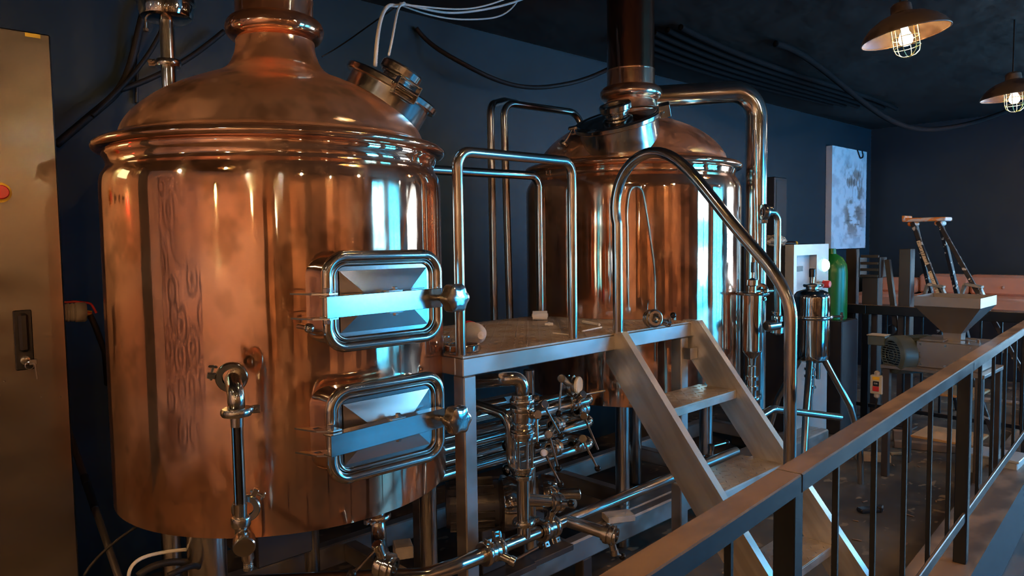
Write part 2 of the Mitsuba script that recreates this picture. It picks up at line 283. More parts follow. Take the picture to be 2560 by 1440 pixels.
K1 = kettle(C1, 'large near copper brew kettle with two steel manway doors on its side',
    ([(0, .735), (.30, .72), (.518, .707), (.5245, .7045)], smooth_prof([(.526, .703), (.526, .9), (.526, 1.2), (.526, 1.4), (.526, 1.64), (.5255, 1.665), (.520, 1.697), (.5065, 1.718), (.5035, 1.7285), (.509, 1.745), (.516, 1.758), (.512, 1.766)], 8)),
    bulge(.512, 1.762, .5425, 1.7805, .0185),
    smooth_prof([(.520, 1.799), (.500, 1.806), (.474, 1.815), (.4655, 1.836), (.4604, 1.8475), (.4378, 1.8816), (.411, 1.908), (.363, 1.945), (.305, 1.977), (.24, 2.006), (.182, 2.031), (.150, 2.056), (.134, 2.084), (.126, 2.11), (.1235, 2.135), (.1235, 2.15)], 5),
    bulge(.118, 2.14, .1545, 2.178, .038),
    ([(.122, 2.15), (.122, 2.27), (.1235, 2.272), (.1235, 2.28)], [(.121, 2.28), (.121, 2.799)], 'copper', 'copper chimney pipe'), None)
K2 = kettle(C2, 'far copper brew kettle behind the work platform with a round hatch on its dome',
    ([(0, .735), (.35, .72), (.553, .707), (.560, .7045)], smooth_prof([(.5615, .703), (.5615, .9), (.5615, 1.2), (.5615, 1.45), (.5615, 1.70), (.561, 1.735), (.549, 1.776), (.5315, 1.803), (.530, 1.812), (.536, 1.826), (.537, 1.834)], 8)),
    bulge(.535, 1.83, .567, 1.8515, .0205),
    smooth_prof([(.541, 1.872), (.51, 1.879), (.494, 1.884), (.483, 1.912), (.472, 1.933), (.4405, 1.972), (.4045, 2.006), (.3243, 2.058), (.229, 2.100), (.165, 2.132), (.140, 2.17), (.131, 2.20), (.128, 2.23)], 5),
    bulge(.122, 2.21, .1634, 2.2508, .039),
    ([(.1245, 2.22), (.1245, 2.366), (.126, 2.368), (.126, 2.374)], [(.1238, 2.374), (.1238, 2.799)], 'copper_chimney', 'dark brown copper chimney pipe'), None)

def dsurf(C, prof_r, prof_z, az): return A(C[0] + prof_r * math.cos(math.radians(az)), C[1] + prof_r * math.sin(math.radians(az)), prof_z)

# manway doors of the near kettle (they face -y)
DW, DH, DR = .355, .236, .052
def starknob(c, axis, R=.040, h=.042):
    a = np.linspace(0, 2 * np.pi, 61)[:-1]; out = []
    lay = [(.0, .80), (.003, .94), (.010, 1.0), (h - .012, 1.0), (h - .004, .93), (h, .74), (h + .001, .4)]
    v = []
    for z, s in lay: rr = R * s * (1 + .075 * np.cos(6 * a)); v.append(np.stack([rr * np.cos(a), rr * np.sin(a), a * 0 + z], 1))
    n = len(a); f = []
    for i in range(len(lay) - 1):
        for j in range(n): q = (j + 1) % n; f += [[i * n + j, i * n + q, (i + 1) * n + q], [i * n + j, (i + 1) * n + q, (i + 1) * n + j]]
    v = np.vstack(v + [A(0, 0, 0)[None], A(0, 0, h + .001)[None]]); L = (len(lay) - 1) * n
    for j in range(n): q = (j + 1) % n; f += [[len(v) - 2, q, j], [len(v) - 1, L + j, L + q]]
    return xf(trimesh.Trimesh(v, f, process=False), frame(axis), c)
def manway(zc, bar_drop, label):
    d = number(K1 + '__manway_door'); labels[d] = {'label': label}
    cx, yr = C1[0], C1[1] - .605
    loop = rrect(DW, DH, DR, 8); path = np.stack([cx + loop[:, 0], np.full(len(loop), yr), zc + loop[:, 1]], 1)
    # neck from the kettle wall to the rim
    o, rings = rrect(DW - .012, DH - .012, DR - .004, 8), []
    for yy, gr in ((C1[1] - .44, 1.06), (C1[1] - .53, 1.03), (C1[1] - .56, 1.0), (yr + .004, 1.0)): rings.append(np.stack([cx + o[:, 0] * gr, np.full(len(o), yy), zc + o[:, 1] * gr], 1))
    n = len(o); f = []
    for i in range(3):
        for j in range(n): q = (j + 1) % n; f += [[i * n + j, i * n + q, (i + 1) * n + q], [i * n + j, (i + 1) * n + q, (i + 1) * n + j]]
    add('neck', trimesh.Trimesh(np.vstack(rings), f, process=False), 'steel_mirror', d, 40)
    add('rim', sweep(path, circ(.0145, 14), True), 'steel', d, True)
    inner = rrect(DW - .04, DH - .04, DR - .016, 8); path2 = np.stack([cx + inner[:, 0], np.full(len(inner), yr + .002), zc + inner[:, 1]], 1)
    add('gasket_lip', sweep(path2, circ(.006, 10), True), 'steel', d, True)
    # pressed panel: a low pyramid with a flat middle
    w, h = DW - .05, DH - .05; o2 = rrect(w, h, .035, 5)
    v = [A(cx + p[0], yr + .004, zc + p[1]) for p in o2]; iw, ih = w * .23, h * .10
    q = [A(cx - iw, yr - .012, zc - ih), A(cx + iw, yr - .012, zc - ih), A(cx + iw, yr - .012, zc + ih), A(cx - iw, yr - .012, zc + ih)]
    edge = [A(cx + sx * (w / 2 - .012), yr + .001, zc + sz * (h / 2 - .012)) for sx, sz in ((-1, -1), (1, -1), (1, 1), (-1, 1))]
    m1 = trimesh.Trimesh(np.array(q + edge), [[0, 1, 2], [0, 2, 3], [4, 5, 1], [4, 1, 0], [5, 6, 2], [5, 2, 1], [6, 7, 3], [6, 3, 2], [7, 4, 0], [7, 0, 3]], process=False)
    m2 = trimesh.Trimesh(np.array(v + [A(cx, yr + .004, zc)]), [[i, (i + 1) % len(v), len(v)] for i in range(len(v))], process=False)
    add('panel', join(m1, m2), 'steel_brushed', d, False, label='pressed steel pyramid panel')
    # clamp bar, hinge plates, knob
    tilt = lambda m: xf(xf(xf(m, t=(-cx, -yb, 0)), rotz(5)), t=(cx, yb, 0))
    zb = zc + bar_drop; yb = C1[1] - .668; xa, xb = cx - .225, cx + .158
    add('clamp_bar', tilt(join(bbox((xa, yb, zb - .027), (xb, yb + .004, zb + .027), .001), bbox((xa, yb, zb + .023), (xb, yb + .034, zb + .027), .001), bbox((xa, yb, zb - .027), (xb, yb + .034, zb - .023), .001))), 'steel_brushed', d, False, label='flat steel clamp bar across the door')
    for s in (1, -1):
        pl = Polygon([(xa - .035, yb + .10), (xa + .038, yb + .055), (xa + .046, yb + .005), (xa + .02, yb + .002), (xa - .012, yb + .03)]).difference(sbox(xa - .006, yb + .04, xa + .012, yb + .062))
        add('hinge_plate', extrude(pl, .004, t=(0, 0, zb + s * .031 - .002)), 'steel_brushed', d, False)
        add('bolt', hexbolt(A(xa + .024, yb + .022, zb + s * .033), A(0, 0, s), .0095, .011), 'steel', d, False)
        add('hinge_plate', extrude(Point(0, 0).buffer(.026).intersection(sbox(-.05, -.014, .05, .014)), .003, t=(cx - .005, yb + .02, zb + s * .0285 - .0015)), 'steel_brushed', d, False)
        add('bolt', hexbolt(A(cx + .0, yb + .018, zb + s * .030), A(0, 0, s), .008, .008), 'steel', d, False)
    add('spindle', rod((xb - .012, yb - .012, zb), (xb - .012, yr - .0, zb), .009), 'steel', d)
    add('star_knob', starknob(A(xb + .006, yb - .012, zb), A(0, -1, 0)), 'steel', d, 30, label='lobed steel tightening knob')
    add('pivot', rod((cx, yb + .03, zb), (cx, yr - .004, zb), .012), 'steel', d)
    return d
D1 = manway(1.331, -.004, 'upper manway door'); D2 = manway(.981, .002, 'lower manway door')
add('latch_stud', join(rod((C1[0] - .232, C1[1] - .55, 1.272), (C1[0] - .232, C1[1] - .60, 1.272), .006), ball((C1[0] - .232, C1[1] - .61, 1.272), .013)), 'steel', D1)

# level gauge on the near kettle
def triclamp(c, axis, r, w=.016, side=None):
    """a ring of two jaws with a wing bolt on one side"""
    R = frame(axis); ring = lathe([(r * .9, -w / 2), (r + .011, -w / 2), (r + .014, -w * .2), (r + .014, w * .2), (r + .011, w / 2), (r * .9, w / 2)], 30, c, axis)
    s = unit(side) if side is not None else R[:, 0]; t = np.cross(unit(axis), s); q = np.asarray(c) + s * (r + .022)
    lug = xf(cbox((.020, .014, w), .002), np.stack([s, t, unit(axis)], 1), q)
    bolt = rod(q - t * .012, q + t * .026, .0035, 8)
    wing = xf(cbox((.022, .006, .010), .003), np.stack([s, t, unit(axis)], 1), q + t * .022)
    return join(ring, lug, bolt, wing)
G = number(K1 + '__level_gauge'); labels[G] = {'label': 'vertical level gauge with slotted steel sleeve'}
gy = 1.66
ga, gb, gd, ge = (0.71, 1.7, 1.157), (0.668, 1.66, 1.154), (0.67, 1.66, 1.092), (0.681, 1.66, 0.84)
gx = (gd[0] + ge[0]) / 2
wallp = A(ga[0] + .03, 1.80, ga[2] + .01)
add('elbow', tube([wallp, A(gx + .012, gy + .045, ga[2] + .002), A(gx, gy, ga[2] - .02), A(gx, gy, gd[2] + .004)], .0195, .03, 18), 'steel', G, True)
add('wall_clamp', triclamp(A(gx + .022, gy + .075, ga[2] + .004), A(.5, 1, .1), .024, .016, A(-1, .4, .2)), 'steel', G)
add('clamp', triclamp(A(gx, gy, gd[2]), Z3, .022, .018, A(1, -.1, 0)), 'steel', G)
zt, zb_ = gd[2] - .022, ge[2] + .022
add('sight_tube', rod((gx, gy, zt + .02), (gx, gy, zb_ - .02), .0085), 'black_plastic', G, label='dark sight tube')
sl = [(.0135 * math.cos(t), .0135 * math.sin(t)) for t in np.linspace(math.radians(-62), math.radians(212), 22)]
sl += [(.0115 * math.cos(t), .0115 * math.sin(t)) for t in np.linspace(math.radians(212), math.radians(-62), 22)]
add('sleeve', extrude(Polygon(sl), zt - zb_, rotz(-15), (gx, gy, zb_)), 'steel', G, 40, label='slotted steel sleeve')
add('ferrule', lathe([(.0, -.025), (.0145, -.025), (.0145, .025), (0, .025)], 22, (gx, gy, zt + .012)), 'steel', G)
add('ferrule', lathe([(.0, -.03), (.0145, -.03), (.0145, .022), (0, .022)], 22, (gx, gy, zb_ - .012)), 'steel', G)
z2 = ge[2] - .012
add('union_nut', lathe([(.012, -.012), (.020, -.012), (.0225, -.008), (.0225, .008), (.020, .012), (.012, .012)], 24, (gx, gy, z2)), 'steel', G)
cv = (0.664, 1.63, 0.78)
add('valve_body', join(tube([(gx, gy, z2), (gx, gy, z2 - .05), (gx + .004, gy - .01, cv[2] + .01), (gx + .012, gy - .004, cv[2] - .045)], .0145, .03, 16),
    lathe([(0, .0), (.023, 0), (.0255, .004), (.0255, .034), (.022, .042), (.012, .07), (0, .07)], 30, A(cv[0], cv[1] - .012, cv[2]), A(.42, 1, .2))), 'steel', G, 30)
add('outlet', lathe([(.006, 0), (.0115, 0), (.0115, .006), (.0098, .008), (.0115, .010), (.0098, .012), (.0115, .014), (.0098, .016), (.0115, .018), (.0115, .028), (0, .028)], 18, A(gx + .012, gy - .004, cv[2] - .072)), 'steel', G)
add('wall_clamp', triclamp(A(gx + .03, gy + .04, cv[2] + .062), A(.55, 1, .0), .020, .014, A(.5, -.2, .9)), 'steel', G)
add('stub', rod(A(gx, gy, cv[2] + .055), A(gx + .055, gy + .12, cv[2] + .07), .013), 'steel', G)

# pipe with a cylinder on the dome of the near kettle
VP = number(K1 + '__relief_pipe'); labels[VP] = {'label': 'upright steel pipe with a cylinder on the dome'}
vb = A(.807, 2.407)
add('pipe', rod((vb[0], vb[1], 1.94), (vb[0], vb[1], 2.30), .0215, 22), 'steel', VP)
add('clamp', triclamp((vb[0], vb[1], 2.055), Z3, .024, .022, A(-.9, .43, 0)), 'steel', VP)
add('cylinder', lathe([(0, 2.185), (.060, 2.187), (.074, 2.196), (.079, 2.212), (.079, 2.238), (.085, 2.240), (.085, 2.252), (.080, 2.254), (.080, 2.50), (0, 2.50)], 44, (vb[0], vb[1], 0)), 'steel_mirror', VP)
add('drain_bolt', join(rod((vb[0] - .055, vb[1] + .02, 2.19), (vb[0] - .055, vb[1] + .02, 2.155), .004), lathe([(0, 0), (.009, .004), (.009, .012), (0, .016)], 6, (vb[0] - .055, vb[1] + .02, 2.145))), 'steel', VP)

def hatch(K, base, axis, r, neck, side, label, sight_off, sight_r, lid_bsdf, hinge, bolt):
    H = number(K + '__hatch'); labels[H] = {'label': label}
    ax = unit(axis); base = np.asarray(base, float); top = base + ax * neck
    add('neck', lathe([(r * .93, -.12), (r * .93, neck - .012)], 56, base, ax), 'steel_brushed', H, 40)
    add('flange', lathe([(r * .93, neck - .014), (r + .006, neck - .014), (r + .010, neck - .010), (r + .010, neck + .006), (r + .004, neck + .010), (r * .9, neck + .010)], 64, base, ax), 'steel', H, 30)
    add('lid', lathe([(r * .96, .010), (r * .94, .013), (r * .90, .009), (r * .55, .022), (0, .032)], 56, top, ax), lid_bsdf, H, 40, label='round dished lid')
    s = top + np.asarray(sight_off)
    add('sight_glass', lathe([(sight_r * .8, .012), (sight_r * .8, .035), (sight_r * .95, .038), (sight_r * .95, .043), (sight_r, .044), (sight_r * 1.1, .048), (sight_r * 1.1, .070), (sight_r * 1.04, .076), (sight_r * .82, .076), (sight_r * .82, .065), (0, .065)], 44, s, ax), 'steel', H, 30, label='steel ring of the sight glass')
    add('sight_pane', lathe([(0, .067), (sight_r * .82, .067)], 40, s, ax), 'black_plastic', H, False)
    h = unit(hinge - ax * (hinge @ ax)); t = np.cross(ax, h); hp = top + h * (r + .012); Rm = np.stack([h, t, ax], 1)
    hb = [xf(cbox((.050, .004, .052), .001), Rm, hp + t * s_ * .036 + h * .01) for s_ in (1, -1)] + [xf(cbox((.05, .076, .004), .001), Rm, hp + h * .01 + ax * u_) for u_ in (-.026, .0, .026)]
    add('hinge_bracket', join(*hb), 'steel_brushed', H, False); add('hinge_pin', rod(hp - t * .046, hp + t * .046, .006), 'steel', H)
    b = unit(bolt - ax * (bolt @ ax)); bp = top + b * (r + .012); tb = np.cross(ax, b); Rb = np.stack([b, tb, ax], 1)
    add('swing_bolt', join(rod(bp + b * .0 + ax * .008, bp + b * .055 - ax * .05, .006)), 'steel', H)
    add('bolt_lug', join(xf(cbox((.044, .030, .012), .003), Rb, bp + ax * .012), xf(cbox((.03, .034, .01), .002), Rb, bp - ax * .014)), 'steel', H, False)
    add('bolt_knob', starknob(bp + b * .050 - ax * .046, b * .7 - ax * .7, .020, .022), 'steel', H)
    return H
hatch(K1, dsurf(C1, .335, 1.916, -42), A(.36, -.34, .87), .150, .085, 1, 'tilted round hatch on the near dome', A(.0, .0, .0) , .064, 'steel_brushed', A(-.2, -1, .1), A(.8, .9, -.2))
hatch(K2, A(2.777, 2.182, 2.057) - unit(A(-.39, -.08, .915)) * .05, A(-.39, -.08, .915), .203, .05, 1, 'large round hatch on the far dome', A(-.01, -.01, 0), .070, 'steel_mirror', A(.6, -.8, 0), A(-.6, .8, -.2))

# legs
for (x, y, r) in ((.718, 2.005, .052), (*(1.49, 2.02, 0.46)[:2], .030), (.78, 2.5, .03), (1.35, 2.62, .03)):
    add('leg', rod((x, y, .0), (x, y, .735), r, 28), 'steel_brushed', K1)
for (x, y) in ((2.725, 2.12, 0.483)[:2], (3.306, 2.02, 0.531)[:2], (2.95, 2.8), (3.5, 2.62)): add('leg', rod((x, y, .0), (x, y, .735), .034, 24), 'steel_brushed', K2)

# ---------------------------------------------------------------- vent pipe and risers
VX, VY = 3.67, 1.94
vk = thing('vent_pipe', 'thick steel vent pipe bending from the far kettle neck down beside the kettle', 'pipe')
hz = 2.268
add('pipe', tube([(C2[0] + .1, C2[1] - .08, hz - .03), (VX, VY, hz + .01), (VX, VY, .55)], .058, .135, 28, k=12), 'steel', vk, True)
add('probe_tube', rod((3.462, 1.84, 2.034), (3.502, 1.84, 1.265), .009), 'steel_mirror', vk)
add('side_union', join(triclamp((3.617, 1.86, 1.621), A(.8, -.6, 0), .028, .03, A(0, 0, -1)), rod(A(VX, VY, 1.64), A(VX + .07, VY - .06, 1.64), .02)), 'steel', vk)
single('sample_pipe', tube([(3.604, 1.84, 1.62), (3.684, 1.82, 1.62), (3.682, 1.82, 1.258), (3.695, 1.82, 1.063)], .0175, .05, 18), 'steel', 'thin bent steel pipe hanging beside the thick vent pipe', 'pipe')
def riser(name, pts, r, label, fr=.05): return single(name, tube(pts, r, fr, 16), 'steel', label, 'pipe')
riser('riser_pipe', [(2.476, 2.75, 1.081), (2.472, 2.75, 2.176), (2.66, 2.85, 2.234), (2.845, 2.95, 2.258)], .019, 'thin steel riser left of its twin behind the platform', .07)
riser('riser_pipe', [(2.558, 2.72, 1.076), (2.536, 2.72, 2.189), (3.091, 2.72, 2.201), (3.108, 2.7, 2.138)], .019, 'steel riser bending towards the far kettle hatch', .07)
riser('cross_pipe', [(1.807, 2.4, 1.783), (2.455, 2.4, 1.791), (2.46, 2.4, 1.106)], .020, 'level steel pipe from the near kettle bending down at the platform', .05)

# tube with valves beside the far kettle
TC = (3.266, 1.74, 1.142); tx, ty = TC[0], TC[1]
tk = thing('sight_cylinder', 'upright steel cylinder with probe and clamps right beside the far kettle', 'cylinder')
z_top = (3.265, 1.74, 1.211)[2]; z_bot = (3.269, 1.74, 0.925)[2]
add('body', lathe([(0, z_bot - .07), (.018, z_bot - .065), (.020, z_bot - .03), (.044, z_bot), (.046, z_bot + .01), (.046, z_top)], 36, (tx, ty, 0)), 'steel_mirror', tk, 30)
add('top_plate', lathe([(0, -.004), (.078, -.004), (.080, 0), (.080, .006), (.076, .010), (0, .012)], 36, (tx, ty, z_top)), 'steel', tk)
add('fitting', lathe([(0, .0), (.018, 0), (.018, .03), (.026, .034), (.026, .06), (.012, .066), (.007, .07), (.007, .105), (0, .105)], 24, (tx, ty, z_top + .008)), 'steel', tk)
add('probe', rod((tx, ty, z_top + .105), (tx, ty, z_top + .155), .009), 'black_plastic', tk, label='black probe plug')
add('side_clamp', triclamp((tx + .085, ty - .005, z_top + .012), A(1, -.2, 0), .022, .018, A(.2, -.2, -1)), 'steel', tk)
add('side_pipe', rod((tx + .02, ty, z_top + .012), (tx + .16, ty - .02, z_top + .008), .011), 'steel', tk)
zz = z_bot - .07
for i, (w, h) in enumerate(((.020, .05), (.032, .018), (.022, .03), (.032, .018), (.022, .045))):
    add('lower_fitting', lathe([(0, 0), (w, 0), (w, h), (0, h)], 24, (tx, ty, zz - h)), 'steel', tk, 30); zz -= h
add('clamp', triclamp((tx, ty, zz), Z3, .022, .016, A(.9, -.4, 0)), 'steel', tk)
pe = (3.857, 1.55, 0.526)
single('drain_pipe', tube([(tx, ty, zz), (tx, ty, pe[2] + .05), A(*(3.396, 1.7, 0.626)), pe], .0185, .06, 16), 'steel', 'low steel pipe running from the sight cylinder to the small steel tank tripod', 'pipe')
# sampling valve under the sample pipe
sv = (3.686, 1.82, 1.063)
k = thing('clamp_valve', 'cluster of steel clamps hanging under the thin bent sample pipe', 'valve')
add('body', lathe([(0, -.10), (.02, -.10), (.034, -.09), (.034, -.06), (.022, -.055), (.022, -.03), (.030, -.028), (.030, 0), (.02, .004), (.02, .02), (0, .02)], 28, sv), 'steel', k, 30)
add('side_body', lathe([(0, -.05), (.022, -.05), (.03, -.04), (.03, .03), (.022, .04), (0, .04)], 24, A(*sv) + A(-.045, .0, -.045), A(1, -.4, .1)), 'steel', k, 30)
add('wing_clamp', triclamp(A(*sv) + A(-.04, -.01, -.005), A(.5, -.8, .2), .016, .014, A(-.6, 0, .8)), 'steel', k)

# ---------------------------------------------------------------- small tank on tripod
HC = A(4.20, 1.86)
hz0, hz1 = (4.211, 1.86, 0.743)[2], (4.2, 1.86, 1.15)[2]
k = thing('tripod_tank', 'small mirror steel tank on three splayed legs right of the stair handrail', 'tank')
mid = (4.203, 1.86, 1.014)[2]
add('body', lathe([(0, hz0), (.06, hz0 + .003), (.092, hz0 + .022), (.101, hz0 + .05), (.101, mid)], 48, (HC[0], HC[1], 0)), 'steel_mirror', k, 40)
add('lid', lathe([(.101, mid), (.101, hz1 - .02), (.098, hz1 - .004), (.085, hz1 + .012), (.05, hz1 + .028), (0, hz1 + .034)], 48, (HC[0], HC[1], 0)), 'steel_mirror', k, 40)
add('clamp_band', lathe([(.099, mid - .012), (.113, mid - .012), (.117, mid - .004), (.117, mid + .004), (.113, mid + .012), (.099, mid + .012)], 48, (HC[0], HC[1], 0)), 'steel', k, 30)
wv = A(.75, -.66, 0)
add('band_bolt', join(rod(A(HC[0], HC[1], mid) + wv * .11, A(HC[0], HC[1], mid) + wv * .17, .007), xf(cbox((.05, .012, .014), .003), frame(wv), A(HC[0], HC[1], mid) + wv * .175), xf(cbox((.012, .05, .014), .003), frame(wv), A(HC[0], HC[1], mid) + wv * .18)), 'steel', k, False)
add('top_clamp', triclamp((HC[0], HC[1], hz1 + .05), Z3, .036, .016, wv), 'steel', k)
add('top_stub', lathe([(0, 0), (.034, 0), (.034, .03), (.016, .034), (.013, .036), (.013, .075), (0, .075)], 24, (HC[0], HC[1], hz1 + .028)), 'steel', k, 30)
add('vent_plug', lathe([(0, 0), (.018, 0), (.018, .045), (.014, .05), (0, .05)], 12, (HC[0], HC[1], hz1 + .10)), 'black_plastic', k, 30)
for a in (-42, 78, 198):
    d = A(math.cos(math.radians(a)), math.sin(math.radians(a)), 0); q = A(HC[0], HC[1], 0)
    add('leg', tube([q + d * .07 + Z3 * (hz0 + .03), q + d * .235 + Z3 * .48, q + d * .30 + Z3 * .27, q + d * .31 + Z3 * 0.0], .019, .08, 14), 'steel', k, True)
zz = hz0
for w, h in ((.02, .03), (.034, .014), (.024, .03), (.034, .014), (.022, .05), (.032, .014), (.02, .03)):
    add('drain_fitting', lathe([(0, 0), (w, 0), (w, h), (0, h)], 22, (HC[0] - .01, HC[1], zz - h)), 'steel', k, 30); zz -= h
add('drain_tube', rod((HC[0] - .01, HC[1], zz), (HC[0] - .01, HC[1], .42), .014), 'steel', k)
add('side_pipe', tube([(HC[0] + .08, HC[1] + .02, mid - .02), (HC[0] + .145, HC[1] + .02, mid - .02), (HC[0] + .145, HC[1] + .02, .62)], .013, .02, 12), 'steel', k)

# ---------------------------------------------------------------- work platform
PX0, PX1, PY0, PY1, PZ = 1.455, 2.775, 1.77, 2.50, 1.116
pk = thing('work_platform', 'steel work platform between the two copper kettles with diamond plate deck', 'platform')
poly = sbox(PX0, PY0, PX1, PY1).difference(Point(*C1).buffer(.533, 64)).difference(Point(*C2).buffer(.570, 64))
poly = max(getattr(poly, 'geoms', [poly]), key=lambda g: g.area)
add('deck', extrude(poly, .006, t=(0, 0, PZ - .006)), 'plate_dusty', pk, False, label='dusty diamond plate deck')
def studs(poly, z, step=.032, L=.019):
    out = []; x0, y0, x1, y1 = poly.bounds; inner = poly.buffer(-.012); i = 0
    for ix in range(int((x1 - x0) / step) + 1):
        for iy in range(int((y1 - y0) / step) + 1):
            x, y = x0 + (ix + .5) * step, y0 + (iy + .5) * step
            if not inner.contains(Point(x, y)): continue
            a = math.radians(45 if (ix + iy) % 2 else -45); c, s = math.cos(a), math.sin(a); v = []
            for u, w, h in ((-L / 2, 0, 0), (0, -.0035, 0), (L / 2, 0, 0), (0, .0035, 0), (-L * .2, 0, .0022), (L * .2, 0, .0022)): v.append((x + u * c - w * s, y + u * s + w * c, z + h))
            out.append((np.array(v), np.array([[0, 1, 4], [1, 5, 4], [1, 2, 5], [2, 3, 5], [3, 4, 5], [3, 0, 4]])))
    V = np.vstack([o[0] for o in out]); Fc = np.vstack([o[1] + 6 * i for i, o in enumerate(out)]); return trimesh.Trimesh(V, Fc, process=False)
add('diamond_pattern', studs(poly, PZ), 'plate_dusty', pk, False, kind='stuff')
add('front_beam', bbox((PX0, PY0, PZ - .066), (PX1, PY0 + .04, PZ - .007), .003), 'steel_dull', pk, False)
add('end_beam', bbox((PX0, PY0 + .041, PZ - .066), (PX0 + .04, PY0 + .16, PZ - .007), .003), 'steel_dull', pk, False)
add('end_beam', bbox((PX1 - .04, PY0 + .041, PZ - .066), (PX1, PY0 + .06, PZ - .007), .003), 'steel_dull', pk, False)
add('post', bbox((PX0 + .005, PY0 + .003, .0), (PX0 + .058, PY0 + .058, PZ - .067), .004), 'steel_dull', pk, False)
add('post', bbox((PX1 - .075, PY0 + .003, .0), (PX1 - .02, PY0 + .058, PZ - .067), .004), 'steel_dull', pk, False)
add('post', bbox((PX0 + .30, PY1 - .06, .0), (PX0 + .355, PY1 - .005, PZ - .007), .004), 'steel_dull', pk, False)
add('cross_beam', bbox((PX0 + .25, PY1 - .05, .72), (2.4, PY1 - .01, .76), .004), 'steel_dull', pk, False)
gl, gr_ = (1.476, 1.8, 1.109), (2.034, 1.8, 1.123)
add('guard_rail', tube([(1.472, 1.80, PZ), (1.472, 1.80, 1.772), (2.018, 1.80, 1.776), (2.018, 1.80, PZ)], .0175, .05, 20, k=10), 'steel', pk, True, label='upside-down U guard rail')

# ---------------------------------------------------------------- stairs
sk = thing('stair', 'steel stair with diamond plate treads leading down from the platform', 'stair')
SX0, SX1 = 2.228, 2.772
def stringer(x0, x1):
    top, bot = A(1.765, 1.118), A(.875, 0.0); d = unit(bot - top); nrm = A(d[1], -d[0]); w = .118
    q0 = A(1.735, 1.122)                                  # front top corner
    e = lambda z: q0 + d * ((z - q0[1]) / d[1])
    pts = [(q0[0], q0[1]), (PY0 + .044, 1.122), (PY0 + .044, 1.0)]
    back = A(PY0 + .044, 1.0); pts += [tuple(back + d * ((0.0 - back[1]) / d[1])), tuple(e(0.0))]
    return extrude(Polygon(pts), x1 - x0, np.array([[0, 0, 1], [1, 0, 0], [0, 1, 0.]]), (x0, 0, 0))
add('stringer', stringer(SX0, SX0 + .036), 'steel_stringer', sk, False); add('stringer', stringer(SX1, SX1 + .036), 'steel_stringer', sk, False)
for zt_, yf in ((.84, 1.545), (.565, 1.338), (.288, 1.132)):
    tp = sbox(SX0 + .037, yf, SX1 - .001, yf + .185)
    t_ = add('tread', join(bbox((SX0 + .037, yf, zt_ - .006), (SX1 - .001, yf + .185, zt_), .001), bbox((SX0 + .037, yf, zt_ - .036), (SX1 - .001, yf + .005, zt_ - .006), .001)), 'plate_tread', sk, False)
    add('diamond_pattern', studs(tp, zt_, .034, .026), 'plate_tread', t_, False, kind='stuff')
add('bracket', join(bbox((SX1 - .06, PY0 - .035, .955), (SX1 - .003, PY0 - .03, 1.005), .001), bbox((SX1 - .06, PY0 - .035, .955), (SX1 - .055, PY0, 1.005), .001)), 'steel_satin', sk, False)
hx = 2.246
hp = [(hx, 1.765, PZ)] + [tuple(A(*p)) for p in ((2.246, 1.768, 1.545), (2.246, 1.761, 1.685), (2.246, 1.73, 1.744), (2.246, 1.676, 1.788), (2.246, 1.612, 1.806), (2.246, 1.558, 1.801), (2.246, 1.498, 1.77), (2.246, 1.439, 1.718), (2.246, 1.383, 1.661), (2.246, 1.244, 1.503), (2.246, 1.154, 1.403), (2.246, 1.117, 1.36), (2.246, 1.087, 1.314), (2.246, 1.069, 1.261), (2.246, 1.063, 1.203))]
hp += [(hx, hp[-1][1] - .002, .62), (hx, hp[-1][1] - .004, .18)]
from scipy.interpolate import splprep, splev
def spline(pts, n=70, s=0.0): tck, u = splprep(np.array(pts, float).T, s=s, k=min(3, len(pts) - 1)); return np.array(splev(np.linspace(0, 1, n), tck)).T
arc = spline(hp[1:-2], 60, 2e-5); arc[:, 0] = hx
add('handrail', sweep(np.vstack([hp[0], arc, hp[-2:]]), circ(.0205, 20)), 'steel', sk, True, label='bent steel tube handrail')

# ---------------------------------------------------------------- skid and pipework below
k = thing('skid_frame', 'low steel skid frame on the floor under the kettles', 'frame')
add('front_beam', bbox((.9, 2.00, .10), (4.80, 2.06, .20), .008), 'steel_dull', k, False)
add('top_plate', bbox((2.4, 2.062, .18), (4.80, 2.20, .20), .008), 'steel_dull', k, False)
add('back_beam', bbox((.7, 2.72, .10), (4.6, 2.78, .20), .006), 'steel_dull', k, False)
for x in (.95, 1.55, 2.2, 2.9, 3.6, 4.5): add('cross_beam', bbox((x, 2.061, .11), (x + .06, 2.719, .19), .005), 'steel_dull', k, False)
for x in (1.0, 2.3, 3.5, 4.6): add('foot', bbox((x, 2.005, 0), (x + .06, 2.055, .10), .004), 'black_steel', k, False)
YP, ZP = 1.70, .485
mx = (1.649, 1.7, 0.492)[0]
pl = thing('transfer_pipe', 'long level steel pipe running under the platform past the stair', 'pipe')
add('pipe', tube([(.62, 2.18, ZP + .02), (1.255, 1.72, ZP - .005), (1.36, YP, ZP), (1.475, YP, ZP)], .024, .08, 20), 'steel', pl, True)
add('pipe', rod((1.475, YP, ZP), (3.05, YP, ZP), .0205, 22), 'steel', pl)
add('tee_branch', rod((1.86, YP, ZP), (1.908, YP - .135, ZP - .019), .0215, 20), 'steel', pl)
add('joint_clamp', triclamp((1.475, YP, ZP), X3, .026, .022, A(0, -.3, 1)), 'steel', pl)
add('joint_clamp', triclamp((1.53, YP, ZP), X3, .026, .022, A(0, .2, 1)), 'steel', pl)
add('joint_clamp', triclamp((1.735, YP, ZP), X3, .026, .022, A(0, -.5, -1)), 'steel', pl)
add('joint_clamp', triclamp((1.79, YP, ZP), X3, .026, .022, A(0, -.5, -1)), 'steel', pl)
